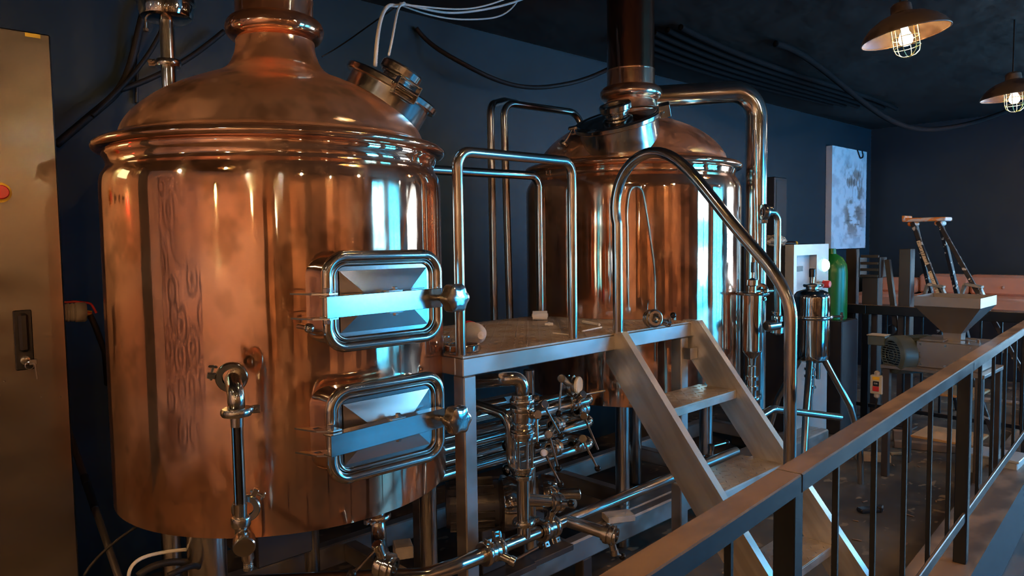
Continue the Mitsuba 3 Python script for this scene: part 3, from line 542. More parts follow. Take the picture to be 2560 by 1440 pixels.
# sight glass column
sg = thing('sight_glass_column', 'vertical steel pipe with a clear glass sight tube rising from the transfer pipe', 'sight glass')
zE = (1.658, 1.7, 0.968)[2]
add('elbow', tube([(1.664, 2.02, 0.967), A(mx - .05, YP + .02, (1.613, 1.7, 1.031)[2]), A(mx, YP, (1.613, 1.7, 1.031)[2] - .005), A(mx, YP, zE)], .0235, .055, 20, k=9), 'steel', sg, True)
def zy(y): return zE + (y - 990) * (ZP - zE) / (1340 - 990)
for a, b, r in ((985, 997, .034), (1003, 1012, .030), (1016, 1026, .040), (1028, 1052, .033), (1056, 1068, .032), (1076, 1088, .042), (1088, 1096, .034), (1160, 1168, .042), (1168, 1178, .036), (1182, 1192, .032)):
    add('flange', lathe([(0, zy(b)), (r, zy(b)), (r + .001, zy(b) + .002), (r + .001, zy(a) - .002), (r, zy(a)), (0, zy(a))], 32, (mx, YP, 0)), 'steel', sg, 30)
add('inner_pipe', rod((mx, YP, zy(1098)), (mx, YP, zy(985)), .026, 20), 'steel', sg)
add('glass_tube', lathe([(.0275, zy(1162)), (.0275, zy(1094))], 32, (mx, YP, 0)), 'glass', sg, True, label='clear glass sight tube')
for i in range(4):
    a = math.radians(20 + 90 * i); add('tie_rod', rod((mx + .034 * math.cos(a), YP + .034 * math.sin(a), zy(1164)), (mx + .034 * math.cos(a), YP + .034 * math.sin(a), zy(1080)), .0042, 8), 'steel', sg)
    add('nut', ball((mx + .034 * math.cos(a), YP + .034 * math.sin(a), zy(1075)), .0065, 1), 'steel', sg)
add('lower_pipe', rod((mx, YP, ZP), (mx, YP, zy(1180)), .0225, 22), 'steel', sg)
add('side_tee', rod((mx, YP, zy(1245)), (mx + .10, YP - .03, zy(1262)), .0205, 20), 'steel', sg)
add('clamp', triclamp((mx, YP, zy(1300)), Z3, .025, .018, A(1, -.3, 0)), 'steel', sg)
add('clamp', triclamp((mx, YP, zy(1001)), Z3, .028, .016, A(1, -.4, .1)), 'steel', sg)
add('clamp', triclamp((mx, YP, zy(1070)), Z3, .028, .012, A(1, -.7, .1)), 'steel', sg)
# manifold of three return bends
mf = thing('pipe_manifold', 'three stacked steel return bends behind the sight glass column', 'pipes')
for (ya, yb, z_) in ((1020, 985, 0), (1060, 1040, 0), (1110, 1088, 0)):
    a, b = A(*(1.896, 1.86, 0.816)), A(*(2.336, 1.86, 0.82))
    za = {1020: (2.336, 1.86, 0.845)[2], 1060: (2.322, 1.86, 0.755)[2], 1110: (2.316, 1.86, 0.665)[2]}[ya]
    add('bend', tube([(1.72, 1.86, za), (2.205, 1.86, za), (2.205, 1.98, za), (1.50, 1.98, za)], .0215, .055, 18), 'steel', mf, True)
zA, zB, zC = (2.336, 1.86, 0.845)[2], (2.322, 1.86, 0.755)[2], (2.316, 1.86, 0.665)[2]
add('riser', rod((1.90, 1.92, .30), (1.90, 1.92, 1.0), .021, 18), 'steel', mf)
add('riser', tube([(1.80, 1.98, zA), (1.62, 2.05, zA - .01), (1.62, 2.3, zA)], .019, .05, 14), 'steel', mf, True)
for i, z_ in enumerate((zA - .01, zB - .01, zC - .01)): add('back_pipe', tube([(1.95, 2.12, z_), (1.45, 2.12, z_ + .0), (1.40, 2.55, z_)], .021, .06, 14), 'steel', mf, True)
uk = [(1.703, 2, 0.884), (1.68, 1.82, 0.876), (1.71, 1.82, 0.842), (1.711, 1.82, 0.691), (1.682, 1.75, 0.692)]
single('bypass_pipe', tube([uk[0], (A(*uk[1]) + A(*uk[2])) / 2 + A(.01, 0, .012), A(uk[3][0], uk[3][1], uk[3][2] - .02), uk[4]], .019, .05, 16), 'steel', 'bent steel bypass pipe left of the glass sight tube', 'pipe')
# butterfly valves
def valve(label, c, axis, stem, L, hend, r=.030, knob=True, name='butterfly_valve', cap=False):
    k = thing(name, label, 'valve'); c = np.asarray(c, float); ax = unit(axis)
    add('body', lathe([(r * .62, -.026), (r * .9, -.026), (r * .9, -.018), (r * 1.12, -.016), (r * 1.12, -.004), (r * .98, -.002), (r * .98, .002), (r * 1.12, .004), (r * 1.12, .016), (r * .9, .018), (r * .9, .026), (r * .62, .026), (r * .62, .0), (0, 0)], 32, c, ax), 'steel', k, 30)
    s = unit(stem); e = c + s * L
    add('stem', lathe([(0, 0), (.013, 0), (.013, L - .02), (.0155, L - .018), (.0155, L - .002), (.013, L), (0, L)], 22, c, s), 'steel', k, 30)
    h0 = e - s * .010; h1 = np.asarray(hend, float)
    add('handle', rod(h0, h1, .0045, 10), 'steel', k)
    if knob: add('knob', ball(h1, .0125, 3), 'ball_black', k, True, label='black ball knob')
    if cap: add('cap', lathe([(0, 0), (r * .95, 0), (r, .003), (r, .010), (r * .93, .014), (0, .014)], 32, c + ax * .028, ax), 'cap_white', k, 30, label='white plastic cap')
    return k
def q(y, x): pass
TA = A(.3, -.9, .1)
def vp(cpx, piv, end, label, Y, axis=X3, knob=True, cap=False, r=.029):
    c, p, e = A(*cpx), A(*piv), A(*end); s = p - c
    return valve(label, c, axis, s, np.linalg.norm(s), e, r, knob, cap=cap)
vp((2.064, 1.86, 0.924), (1.906, 1.76, 0.985), (1.892, 1.76, 0.857), 'topmost butterfly valve with a white round cap, above the return bends', 1.86, A(.35, -.93, 0), True, True, .034)
vp((1.734, 1.74, 0.887), (1.718, 1.66, 0.937), (1.793, 1.66, 0.813), 'butterfly valve just right of the column below its elbow with slanting handle', 1.74, Z3)
vp((1.672, 1.7, 0.897), (1.652, 1.63, 0.918), (1.649, 1.63, 0.816), 'butterfly valve on the column with a handle hanging straight down', 1.70, Z3)
vp((1.961, 1.84, 0.789), (1.805, 1.73, 0.803), (1.854, 1.73, 0.67), 'butterfly valve on the middle return bend with its knob beside the glass tube', 1.84)
vp((1.949, 1.84, 0.702), (1.791, 1.74, 0.738), (1.875, 1.74, 0.604), 'lowest slanted butterfly valve right of the glass tube on the bottom bend', 1.84)
vp((2.127, 1.86, 0.818), (2.03, 1.76, 0.823), (2.111, 1.76, 0.678), 'butterfly valve right on the middle bend with a bare handle lacking its knob', 1.86, X3, False)
vp((2.096, 1.86, 0.68), (2.022, 1.76, 0.739), (2.108, 1.76, 0.605), 'rightmost butterfly valve on the bottom bend, knob hanging nearest the stair', 1.86)
vp((2.075, 1.86, 0.849), (2.052, 1.78, 0.901), (2.179, 1.78, 0.895), 'butterfly valve on the top bend with its handle lying along the pipe', 1.86, X3, False)
valve('butterfly valve on the column tee with handle pointing right towards the stair', A(mx + .12, YP - .036, zy(1268)), A(1, -.3, -.15), A(.25, -.9, .1), .075, (1.774, 1.6, 0.597), .029)
valve('butterfly valve on the transfer pipe left of the column with handle pointing right', A(1.503, YP, ZP), X3, A(.45, -.85, -.32), .085, (1.648, 1.62, 0.484), .032)
valve('butterfly valve on the open tee branch with handle pointing at the fence', A(1.885 + .03, YP - .07 - .083, ZP - .022), A(.36, -1, -.14), A(.15, -.2, -1), .075, (1.964, 1.53, 0.374), .031)
valve('upright butterfly valve on the transfer pipe right of the column', A(1.762, YP, ZP), X3, A(.0, -.35, 1), .085, (1.759, 1.68, 0.631), .031, False)
valve('butterfly valve under the near kettle outlet with handle pointing left', (1.036, 1.6, 0.621), A(.5, -.85, -.2), (1.019, 1.6, 0.667) - A(*(1.036, 1.6, 0.621)), .075, (0.933, 1.6, 0.633), .033)
valve('butterfly valve under the stair behind the second tread with its knob to the right', (2.949, 1.78, 0.447), X3, A(0, -.1, 1), .075, (3.069, 1.76, 0.51), .027)
vv = A(*(2.469, 1.8, 1.185))
valve('steel valve lying loose on the platform against the far kettle', A(vv[0], vv[1] - .04, PZ + .040), A(-.45, -.9, .1), A(.75, -.35, -.28), .085, A(*(2.528, 1.7, 1.168)) , .034, True, 'loose_valve')
ok = thing('outlet_pipe', 'short steel outlet pipe with clamp under the near kettle', 'pipe')
oc = A(*(1.174, 1.85, 0.651))
add('pipe', tube([oc + Z3 * .06, oc - Z3 * .08, A(*(1.057, 1.65, 0.615))], .023, .06, 18), 'steel', ok, True)
add('clamp', triclamp(oc, Z3, .026, .016, A(-1, -.3, 0)), 'steel', ok)
# pumps
def pump(x, y, z, label, r=.10):
    k = thing('pump', label, 'pump')
    add('motor', lathe([(0, 0), (r * .85, 0), (r * .9, .02), (r * .9, .22), (0, .22)], 28, (x, y + .06, z), A(-.8, .6, 0)), 'black_steel', k, 30)
    for i in range(18):
        a = 2 * math.pi * i / 18; R = frame(A(-.8, .6, 0)); o = A(x, y + .06, z) + R[:, 0] * r * .97 * math.cos(a) + R[:, 1] * r * .97 * math.sin(a) + unit(A(-.8, .6, 0)) * .12
        add('fin', xf(cbox((r * .16, .004, .17), .001), R @ rotz(math.degrees(a)), o), 'black_steel', k, False)
    add('head', lathe([(0, -.06), (r * .55, -.06), (r * .95, -.045), (r * 1.08, -.02), (r * 1.12, 0), (r * 1.12, .014), (r * .8, .03), (0, .03)], 40, (x, y + .04, z), A(-.8, .6, 0)), 'steel_mirror', k, 30, label='round polished pump head')
    add('inlet', rod(A(x, y, z), A(x, y, z) + unit(A(.8, -.6, 0)) * .12, .024, 18), 'steel', k)
    add('base', bbox((x - .16, y - .05, .201), (x + .08, y + .2, .225), .003), 'black_steel', k, False)
    add('foot', bbox((x - .14, y + .02, .225), (x - .02, y + .14, z - r * .7), .003), 'black_steel', k, False)
pump(1.87, 1.99, .46, 'dark pump with round polished head behind the glass sight column', .098)
pump(2.10, 2.0, .44, 'smaller pump behind the column tee to the right', .07)
def wblock(a, b, w, h, z, label):
    a, b = A(*a), A(*b); a[2] = b[2] = z + h / 2 + .001; return single('wood_block', beam(a, b, w, h), 'cloth_white', label, 'timber', smooth=False)
wblock((2.506, 2.052, 0.24), (2.624, 1.988, 0.24), .08, .03, .201, 'pale board lying on the skid under the stair side of the transfer pipe')
wblock((1.616, 2.432, 0.24), (1.682, 2.399, 0.24), .09, .05, .201, 'pale block under the near kettle beside its thin leg')
single('junction_box', bbox((0.921, 2.15, 0.589), A(*(1.112, 2.15, 0.587)) + A(.0, .3, -.12), .006), 'black_steel', 'dark metal box on the floor under the near kettle', 'box')

# ---------------------------------------------------------------- things lying on the platform
rc = A(*(1.531, 1.862, 1.13))
single('clamp_ring', lathe([(.050, 0), (.058, 0), (.060, .003), (.060, .019), (.058, .022), (.050, .022), (.047, .018), (.047, .004), (.050, 0)], 40, (rc[0], rc[1], PZ + .003)), 'steel_mirror', 'loose round steel ring lying around the left guard rail leg', 'ring')
b0, b1 = A(*(1.692, 2.022, 1.15)), A(*(1.614, 1.814, 1.15))
bd = unit((b1 - b0) * A(1, 1, 0)); bo = A(b0[0], b0[1], PZ + .040)
k = thing('wrapped_bottle', 'white bottle with red band lying on the platform behind the ring', 'bottle')
add('body', lathe([(0, .0), (.028, .0), (.037, .01), (.038, .07), (.033, .10), (.020, .118), (.014, .135), (0, .138)], 28, bo, bd), 'cloth_white', k, 30)
add('red_band', lathe([(.0385, -.012), (.0388, .022), (.036, .03)], 28, bo, bd), 'red_plastic', k, 30, label='red band')
def crumple(c, s, seed):
    m = trimesh.creation.icosphere(3, 1.0); v = m.vertices * (1 + .55 * (meshkit.fbm(m.vertices * 2.1 + seed, 3, seed) - .5)[:, None]) * np.asarray(s)
    v[:, 2] = np.maximum(v[:, 2], -np.asarray(s)[2] * .6); m.vertices = v; return xf(m, t=c)
single('plastic_wrap', crumple((rc[0] - .02, rc[1] + .12, PZ + .026), (.055, .05, .04), 3), 'glass', 'crumpled clear plastic wrap beside the near kettle on the platform', 'wrap', smooth=False)
pr = A(*(2.382, 2.329, 1.14)); rd = unit(A(.66, -.7, 0))
k = thing('paper_roll', 'white paper roll lying at the back edge of the platform', 'roll')
add('roll', lathe([(.008, -.034), (.021, -.034), (.021, .034), (.008, .034)], 24, (pr[0], pr[1], PZ + .0235), rd), 'paper_white', k, 30)
add('core', lathe([(.0, -.038), (.0085, -.038), (.0085, .038), (0, .038)], 14, (pr[0], pr[1], PZ + .0235), rd), 'cloth_white', k, 30)
fq = A(*(2.23, 2.126, 1.122))
single('hose_connector', join(lathe([(0, -.018), (.007, -.018), (.007, -.004), (.009, -.004), (.009, .004), (.007, .004), (.007, .018), (0, .018)], 14, (fq[0], fq[1], PZ + .011), rd)), 'paper_white', 'tiny white hose connector in the middle of the deck', 'connector')
for (a, b, r, lab) in (((2.415, 2.096, 1.12), (2.368, 1.961, 1.12), .006, 'thick white stick pointing at the far kettle, right of the guard rail'), ((2.166, 1.883, 1.12), (2.318, 1.909, 1.12), .0035, 'bent thin white stick near the front edge right of the guard rail'), ((2.054, 1.939, 1.12), (2.055, 1.843, 1.12), .003, 'thin pale stick touching the right guard rail leg')):
    single('white_stick', rod(A(a[0], a[1], PZ + r + .002), A(b[0], b[1], PZ + r + .002), r, 10), 'paper_white', lab, 'stick')

# ---------------------------------------------------------------- control cabinet on the left
CY = 2.62
cr, ct = (0.536, 2.62, 2.142), (0.406, 2.62, 2.14)
cxr = cr[0]; czt = cr[2]
k = thing('control_cabinet', 'tall brushed steel control cabinet at the left edge with lock and key', 'cabinet')
add('body', bbox((cxr - .80, CY + .012, .06), (cxr, CY + .42, czt), .004), 'cabinet_steel', k, False)
add('plinth', bbox((cxr - .78, CY + .03, 0), (cxr - .02, CY + .40, .06), .003), 'black_steel', k, False)
door = add('door', bbox((cxr - .795, CY, .08), (cxr - .004, CY + .012, czt - .004), .003), 'cabinet_steel', k, False)
hc_ = A(*(0.419, 2.615, 1.203))
add('handle', join(bbox((hc_[0] - .024, CY - .008, hc_[2] - .092), (hc_[0] + .024, CY, hc_[2] + .092), .003), bbox((hc_[0] - .013, CY - .022, hc_[2] - .035), (hc_[0] + .013, CY - .006, hc_[2] + .083), .008)), 'black_plastic', door, False, label='black swing handle')
add('lock', lathe([(0, 0), (.013, 0), (.013, .008), (.009, .010), (0, .010)], 20, (hc_[0], CY - .008, hc_[2] - .062), A(0, -1, 0)), 'steel', door)
add('key', join(bbox((hc_[0] + .006, CY - .034, hc_[2] - .075), (hc_[0] + .026, CY - .031, hc_[2] - .058), .001), tube([(hc_[0] + .02, CY - .034, hc_[2] - .07), (hc_[0] + .024, CY - .034, hc_[2] - .12)], .0028, 0, 6), lathe([(.010, -.001), (.0125, 0), (.010, .001), (.010, -.001)], 16, (hc_[0] + .006, CY - .034, hc_[2] - .076), A(.3, 1, 0))), 'steel', door, False)
ec = A(*(0.381, 2.6, 1.65))
add('emergency_stop', lathe([(0, .03), (.018, .03), (.021, .026), (.021, .016), (.012, .012), (.012, 0)], 28, (ec[0], CY, ec[2]), A(0, -1, 0)), 'red_plastic', door, 30, label='red emergency stop button')
add('stop_collar', lathe([(.012, .004), (.030, .004), (.030, 0)], 28, (ec[0], CY, ec[2]), A(0, -1, 0)), 'yellow_plastic', door, 30)
yl = A(*(0.487, 2.615, 2.129))
add('sticker', bbox((yl[0] - .020, CY - .001, yl[2] - .006), (yl[0] + .020, CY, yl[2] + .006), .0003), 'yellow_plastic', door, False, label='small yellow sticker')
for px in ((0.458, 2.615, 1.02), (0.508, 2.615, 1.012), (0.365, 2.615, 1.082)): add('rivet', ball((px[0], CY, px[2]), .0028, 1), 'steel', door)
sx, sz_ = ec[0], ec[2]
for i in range(3): add('selector_switch', lathe([(0, .02), (.010, .02), (.013, .016), (.014, 0)], 20, (sx - .08 - .075 * i, CY, sz_), A(0, -1, 0)), 'black_plastic', door, 30)
add('red_lamp', lathe([(.015, 0), (.015, .004), (.012, .012), (0, .014)], 20, (sx - .32, CY, sz_), A(0, -1, 0)), 'red_plastic', door, 30, emit=(9, .2, .15))
add('display', bbox((sx - .30, CY - .004, sz_ + .12), (sx - .10, CY, sz_ + .26), .001), 'bulb_glow', door, False, emit=(.5, .85, .6))
# industrial plug
p2 = A(*(0.628, 2.8, 1.262)); pd = unit(A(1, -.12, -.03))
k = thing('cable_gland', 'ribbed white cable gland with coloured wires between cabinet and kettle', 'gland')
pf = [(.0, -.06)]
for i in range(9): pf += [(.030, -.06 + .013 * i), (.032, -.057 + .013 * i), (.032, -.052 + .013 * i), (.0285, -.050 + .013 * i)]
pf += [(.030, .055), (.034, .058), (.034, .085), (.030, .09), (.014, .09), (.012, .07), (0, .07)]
add('body', lathe(pf, 28, p2 - pd * .085, pd), 'plastic_white', k, 30)
for i, m_ in enumerate(('yellow_plastic', 'amber_plastic', 'red_plastic', 'yellow_plastic')): add('wire', rod(p2 + A(0, 0, .006 * i - .008) - pd * .02, p2 + pd * .022 + A(0, 0, .004 * i - .012), .003, 8), m_, k)
add('cable', tube([p2 + pd * .015 - Z3 * .01, A(*(0.658, 2.8, 1.211)), A(*(0.696, 2.85, 1.11)), A(*(0.723, 2.95, 0.978))], .010, .08, 12), 'cable_black', k, True)
add('red_cable', tube([p2 - pd * .08 + Z3 * .034, p2 - pd * .03 + Z3 * .037, p2 + pd * .02 + Z3 * .03, p2 + pd * .035 - Z3 * .005], .004, .02, 8), 'red_plastic', k, True)
pa, pb_ = A(*(0.613, 3.1, 0.829)), A(*(0.629, 2.55, 0.413))
k = thing('dark_pole', 'thin dark pole leaning between cabinet and near kettle', 'pole')
pq = pb_ + unit(pb_ - pa) * ((0 - pb_[2]) / unit(pb_ - pa)[2])
add('shaft', rod(pq, pa, .012, 12), 'black_steel', k)
for t in (.42, .58): add('band', rod(pa + (pb_ - pa) * t, pa + (pb_ - pa) * (t + .02), .0145, 12), 'black_plastic', k)
for t, u in ((.38, .60),): add('sleeve', rod(pa + (pb_ - pa) * t, pa + (pb_ - pa) * u, .0135, 12), 'black_paint', k)

# ---------------------------------------------------------------- cables
def cable(name, pts, r, bsdf, label, n=40): return single(name, sweep(spline(pts, n), circ(r, 8)), bsdf, label, 'cable', smooth=True)
cable('floor_cable', [(0.459, 2.2, 0.588), (0.552, 2.2, 0.666), (0.594, 2.2, 0.685), (0.68, 2.35, 0.625)], .004, 'cable_black', 'thin cable rising from the floor left of the near kettle leg')
cable('floor_cable', [(0.53, 2.05, 0.614), (0.549, 2.05, 0.646), (0.602, 2.05, 0.652), (0.651, 2.05, 0.645), (0.769, 2.2, 0.592)], .005, 'cable_white', 'white cable curving behind the near kettle leg')
cable('floor_cable', [(0.539, 2, 0.627), (0.579, 2, 0.641), (0.624, 2, 0.637), (0.731, 2.1, 0.571)], .010, 'cable_black', 'thick black cable lying before the near kettle leg')
cable('floor_cable', [(0.582, 1.9, 0.647), (0.611, 1.9, 0.652), (0.696, 2, 0.597), (0.799, 2.1, 0.543)], .008, 'cable_black', 'lowest black cable passing the near kettle leg')
cable('wall_cable', [(1.07, 3.4, 2.554), (0.991, 3.4, 2.285), (0.944, 3.4, 2.168), (0.848, 3.36, 2.059), (0.757, 3.36, 1.968), (0.684, 3.36, 1.895)], .016, 'cable_black', 'dark cable draping down the wall beside the cabinet')
cable('wall_cable', [(1.141, 3.38, 2.512), (1.047, 3.38, 2.307), (0.93, 3.37, 2.15), (0.812, 3.34, 2.02)], .010, 'cable_black', 'second dark cable joining the draped bundle near the steel cylinder')
cable('wall_cable', [(0.933, 3.38, 2.147), (1.096, 3.38, 2.237), (1.236, 3.38, 2.338), (1.359, 3.38, 2.449), (1.386, 3.38, 2.475)], .012, 'cable_black', 'dark cable running behind the upright pipe to the near chimney')
cable('conduit', [(1.029, 3.43, 2.399), (1.018, 3.43, 2.26), (1.01, 3.43, 2.108)], .008, 'black_paint', 'straight thin conduit on the wall left of the steel cylinder')
cable('ceiling_wire', [(1.828, 2.6, 2.505), (1.955, 2.6, 2.508), (2.066, 2.6, 2.515), (2.232, 2.6, 2.554), (2.41, 2.6, 2.615), (2.601, 2.6, 2.7)], .0055, 'cable_white', 'white wire sagging widest along the ceiling above the platform')
cable('ceiling_wire', [(1.863, 2.65, 2.518), (1.97, 2.65, 2.509), (2.128, 2.65, 2.513), (2.324, 2.65, 2.548), (2.482, 2.65, 2.604), (2.565, 2.65, 2.674), (2.594, 2.65, 2.715)], .004, 'cable_white', 'lower of the sagging white wires along the ceiling')
cable('ceiling_wire', [(1.813, 2.55, 2.483), (1.982, 2.55, 2.505), (2.165, 2.55, 2.54), (2.338, 2.55, 2.605), (2.429, 2.55, 2.65)], .004, 'cable_white', 'upper short white wire along the ceiling')
cable('hatch_wire', [(1.369, 2.1, 2.079), (1.391, 2.12, 2.159), (1.468, 2.2, 2.286), (1.566, 2.3, 2.366), (1.664, 2.4, 2.412), (1.778, 2.5, 2.47)], .007, 'cable_white', 'thick grey wire hanging down to the near hatch sight glass')
cable('hatch_wire', [(1.425, 2.1, 2.123), (1.481, 2.15, 2.222), (1.609, 2.3, 2.364), (1.742, 2.45, 2.444)], .0045, 'cable_white', 'thin white wire hanging right of the thick grey one')
cable('hatch_wire', [(1.618, 2.9, 2.304), (1.689, 2.7, 2.38), (1.727, 2.5, 2.437), (1.767, 2.5, 2.464)], .003, 'cable_black', 'thin dark wire running from the near chimney up to the ceiling')
cable('sagging_hose', [(2.522, 3.435, 2.718), (2.607, 3.38, 2.619), (2.717, 3.28, 2.527), (2.929, 3.24, 2.459), (3.156, 3.2, 2.432), (3.428, 3.15, 2.471), (3.643, 3.1, 2.538), (3.766, 3, 2.608)], .014, 'cable_black', 'black hose sagging across the wall between the chimneys')
for i in range(6):
    o = i * .085
    cable('ceiling_hose', [(3.75 + o * .2, 2.95 - o, 2.77), (4.8, 3.0 - o, 2.745), (6.0 + .1 * i, 3.02 - o, 2.755), (7.2 + .15 * i, 3.02 - o * .8, 2.775)], .020, 'hose_dull', f'{("first", "second", "third", "fourth", "fifth", "sixth")[i]} black ceiling hose counted from the back wall')
cable('ceiling_hose', [(4.6, 2.3, 2.76), (5.6, 2.35, 2.70), (6.5, 2.3, 2.50), (7.2, 2.2, 2.44), (7.9, 1.9, 2.56), (8.4, 1.6, 2.78)], .022, 'hose_dull', 'black ceiling hose sagging below the big lamp')

# ---------------------------------------------------------------- lamps
def lamp(c, tilt_axis, tilt, label, emit, cord=True):
    k = thing('pendant_lamp', label, 'lamp', 'wire cage pendant lamps'); c = A(*c)
    ang = math.radians(tilt); R = trimesh.transformations.rotation_matrix(ang, tilt_axis)[:3, :3]
    L = lambda m: xf(xf(m, R), t=c)
    add('shade', L(lathe([(.180, -.004), (.183, -.002), (.182, .002), (.165, .030), (.140, .055), (.10, .080), (.055, .096), (.045, .10), (.042, .135), (.03, .145), (0, .147)], 64)), 'shade_enamel', k, 40, label='flared enamel shade')
    add('rim', L(sweep(np.vstack([np.c_[circ(.181, 64), np.full(64, -.003)]]), circ(.0035, 8), True)), 'shade_enamel', k, True)
    add('socket', L(lathe([(0, .10), (.024, .098), (.024, .045), (.02, .04), (0, .04)], 24)), 'black_plastic', k, 30)
    add('bulb', L(lathe([(0, -.050), (.014, -.047), (.026, -.034), (.030, -.018), (.026, -.002), (.018, .014), (.014, .045), (0, .046)], 24)), 'bulb_glow', k, True, emit=emit)
    for a in range(3):
        th = a * math.pi / 3; u = A(math.cos(th), math.sin(th), 0)
        pts = [u * .055 + Z3 * .04, u * .055 - Z3 * .055, u * .048 - Z3 * .078, u * .028 - Z3 * .094, -Z3 * .099, -u * .028 - Z3 * .094, -u * .048 - Z3 * .078, -u * .055 - Z3 * .055, -u * .055 + Z3 * .04]
        add('cage_wire', L(tube(pts, .0022, 0, 6)), 'brass_cage', k, True)
    for z in (-.012, -.055): add('cage_ring', L(sweep(np.c_[circ(.055, 40), np.full(40, z)], circ(.0022, 6), True)), 'brass_cage', k, True)
    add('cord', rod(c + R @ A(0, 0, .14), A(c[0] + (R @ Z3)[0] * .14, c[1] + (R @ Z3)[1] * .14, 2.80), .005, 8), 'cable_black', k)
VF = A(.9, .44, 0)
lamp((3.568, 1.171, 2.384), VF, -9, 'large caged pendant lamp glowing at the upper right', [.38 * b for b in BULB])
lamp((5.37, 1.131, 2.337), VF, -4, 'second caged pendant lamp glowing at the right edge', [.38 * b for b in BULB])
LW = {(1.45, 1.15): 'caged lamp above the platform, outside the view', (-.6, 1.1): 'caged lamp left of the viewer', (-1.5, 2.0): 'caged lamp before the scroll panel', (2.4, -.9): 'caged lamp behind the viewer to the right', (.3, -1.0): 'caged lamp just behind the viewer', (-1.7, -.6): 'caged lamp in the left room corner', (-.9, -1.9): 'caged lamp near the front wall on the left', (1.4, -2.1): 'caged lamp near the middle of the front wall', (6.0, -.8): 'caged lamp beyond the glazed street door', (7.55, 1.17): 'caged lamp nearest the banquette'}
for x, y in ((1.45, 1.15), (-.6, 1.1), (-1.5, 2.0), (2.4, -.9), (.3, -1.0), (-1.7, -.6), (-.9, -1.9), (1.4, -2.1), (6.0, -.8), (7.55, 1.17)):
    lamp((x, y, 2.40), VF, 0, LW[(x, y)], BULB)
for x, y, z, w in ((-2.05, .62, 1.86, 'caged lamp hung low by the left wall'), (-1.95, -1.05, 1.84, 'caged lamp hung low in the left corner'), (-1.2, -1.9, 1.75, 'caged lamp hung lowest before the front wall')):
    lamp((x, y, z), VF, 0, w, [.5 * b for b in BULB])

# ---------------------------------------------------------------- near fence
def fence(name, label, o, d, L0, L1, posts, bals, zlow, zt=.95, top=(.062, .045), low=.032, post=.05, base=.07):
    k = thing(name, label, 'fence'); n = A(-d[1], d[0], 0); pt = lambda s, z, off=0: o + d * s + n * off + Z3 * z
    cuts = [L0] + [p for p in posts if L0 < p < L1] + [L1]
    for a, b in zip(cuts[:-1], cuts[1:]):
        add('top_rail', beam(pt(a + .001, zt - top[1] / 2), pt(b - .001, zt - top[1] / 2), top[0], top[1]), 'rail_paint', k, False)
        add('bottom_rail', beam(pt(a + .001, zlow, -.012), pt(b - .001, zlow, -.012), .014, low), 'rail_paint', k, False)
    for s in posts: add('post', beam(pt(s, base), pt(s, zt - top[1]), post, post, up=n), 'rail_paint', k, False)
    for s in bals: add('baluster', beam(pt(s, zlow - .02, .003), pt(s, zt - top[1], .003), .015, .015, up=n, bev=.002), 'rail_paint', k, False)
    return k
def along(px): return float((A(px[0], px[1], 0) - F0) @ FD)
posts = [1.363, 3.298]
SP = (posts[1] - posts[0])
fence('near_fence', 'black steel fence with dusty top rail in the foreground', F0, FD, -1.2, 6.3, [posts[0] - SP, *posts, posts[1] + SP, posts[1] + 2 * SP], [-.96, -.62, -.28, .06, .39, .73, 1.068, 1.693, 2.026, 2.367, 2.713, 3.035, 3.65, 4.0, 4.36, 4.70, 5.02, 5.6, 5.95], .275, .95, (.062, .045), .042)
# far fence
fence('far_fence', 'low black steel fence crossing behind the grain mill', A(5.89, 3.42, 0), A(0, -1, 0), 0.0, 2.55, [.02, 1.25, 2.5], [.02 + .125 * i for i in range(1, 20) if i != 10], .16, .95, (.05, .07), .03, .05, 0.0)

# ---------------------------------------------------------------- control box, gas bottle, posts
bx0, bx1 = (4.578, 2.15, 1.437), (4.971, 2.15, 1.437)
zt_ = bx0[2]; x0, x1 = bx0[0], (5.114, 2.15, 1.444)[0]; xm = bx1[0]
rx0, rx1, rz1 = (4.62, 2.15, 1.363)[0], (4.922, 2.15, 1.356)[0], (4.756, 2.15, 1.365)[2]
k = thing('control_box', 'pale machine cabinet with recessed panel, green lamp and red button behind the small tank', 'cabinet')
add('body', bbox((x0 + .01, 2.21, .02), (x1 - .01, 2.60, zt_ - .01), .006), 'box_dark', k, False, label='dark body')
add('front', extrude(sbox(x0, 0, x1, zt_).difference(sbox(rx0, rz1 - .62, rx1, rz1)), .06, RX, (0, 2.21, 0)), 'box_paint', k, False)
add('recess', bbox((rx0, 2.200, rz1 - .62), (rx1, 2.209, rz1), .001), 'box_recess', k, False)
add('name_plate', bbox((rx0 + .06, 2.194, rz1 - .11), (rx0 + .19, 2.1998, rz1 - .075), .001), 'box_dark', k, False)
gl_ = (5.046, 2.15, 1.288)
add('green_lamp', lathe([(.045, 0), (.042, .012), (.03, .026), (0, .03)], 24, (gl_[0], 2.15, gl_[2]), A(0, -1, 0)), 'bulb_glow', k, 30, emit=(.9, 2.2, 1.7), label='glowing round pale green lamp')
rb = (4.965, 2.1, 1.162)
add('red_button', join(lathe([(0, .075), (.022, .075), (.027, .066), (.027, .03), (.016, .028)], 24, (rb[0], 2.15, rb[2]), A(.0, -1, 0))), 'red_plastic', k, 30, label='red mushroom button')
add('button_collar', lathe([(.016, .03), (.02, .028), (.02, 0)], 20, (rb[0], 2.15, rb[2]), A(0, -1, 0)), 'steel', k, 30)
add('lid_block', bbox((x1 + .005, 2.3, zt_ - .13), (x1 + .14, 2.5, zt_ + .0), .006), 'black_plastic', k, False)
sd = A(*(4.941, 2.35, 1.459))
k = thing('screwdriver', 'screwdriver with black handle and yellow end on the control box', 'screwdriver')
dz = zt_ - .01 + .016; dd = unit(A(.9, -.44, 0)); sb = A(sd[0], 2.36, dz)
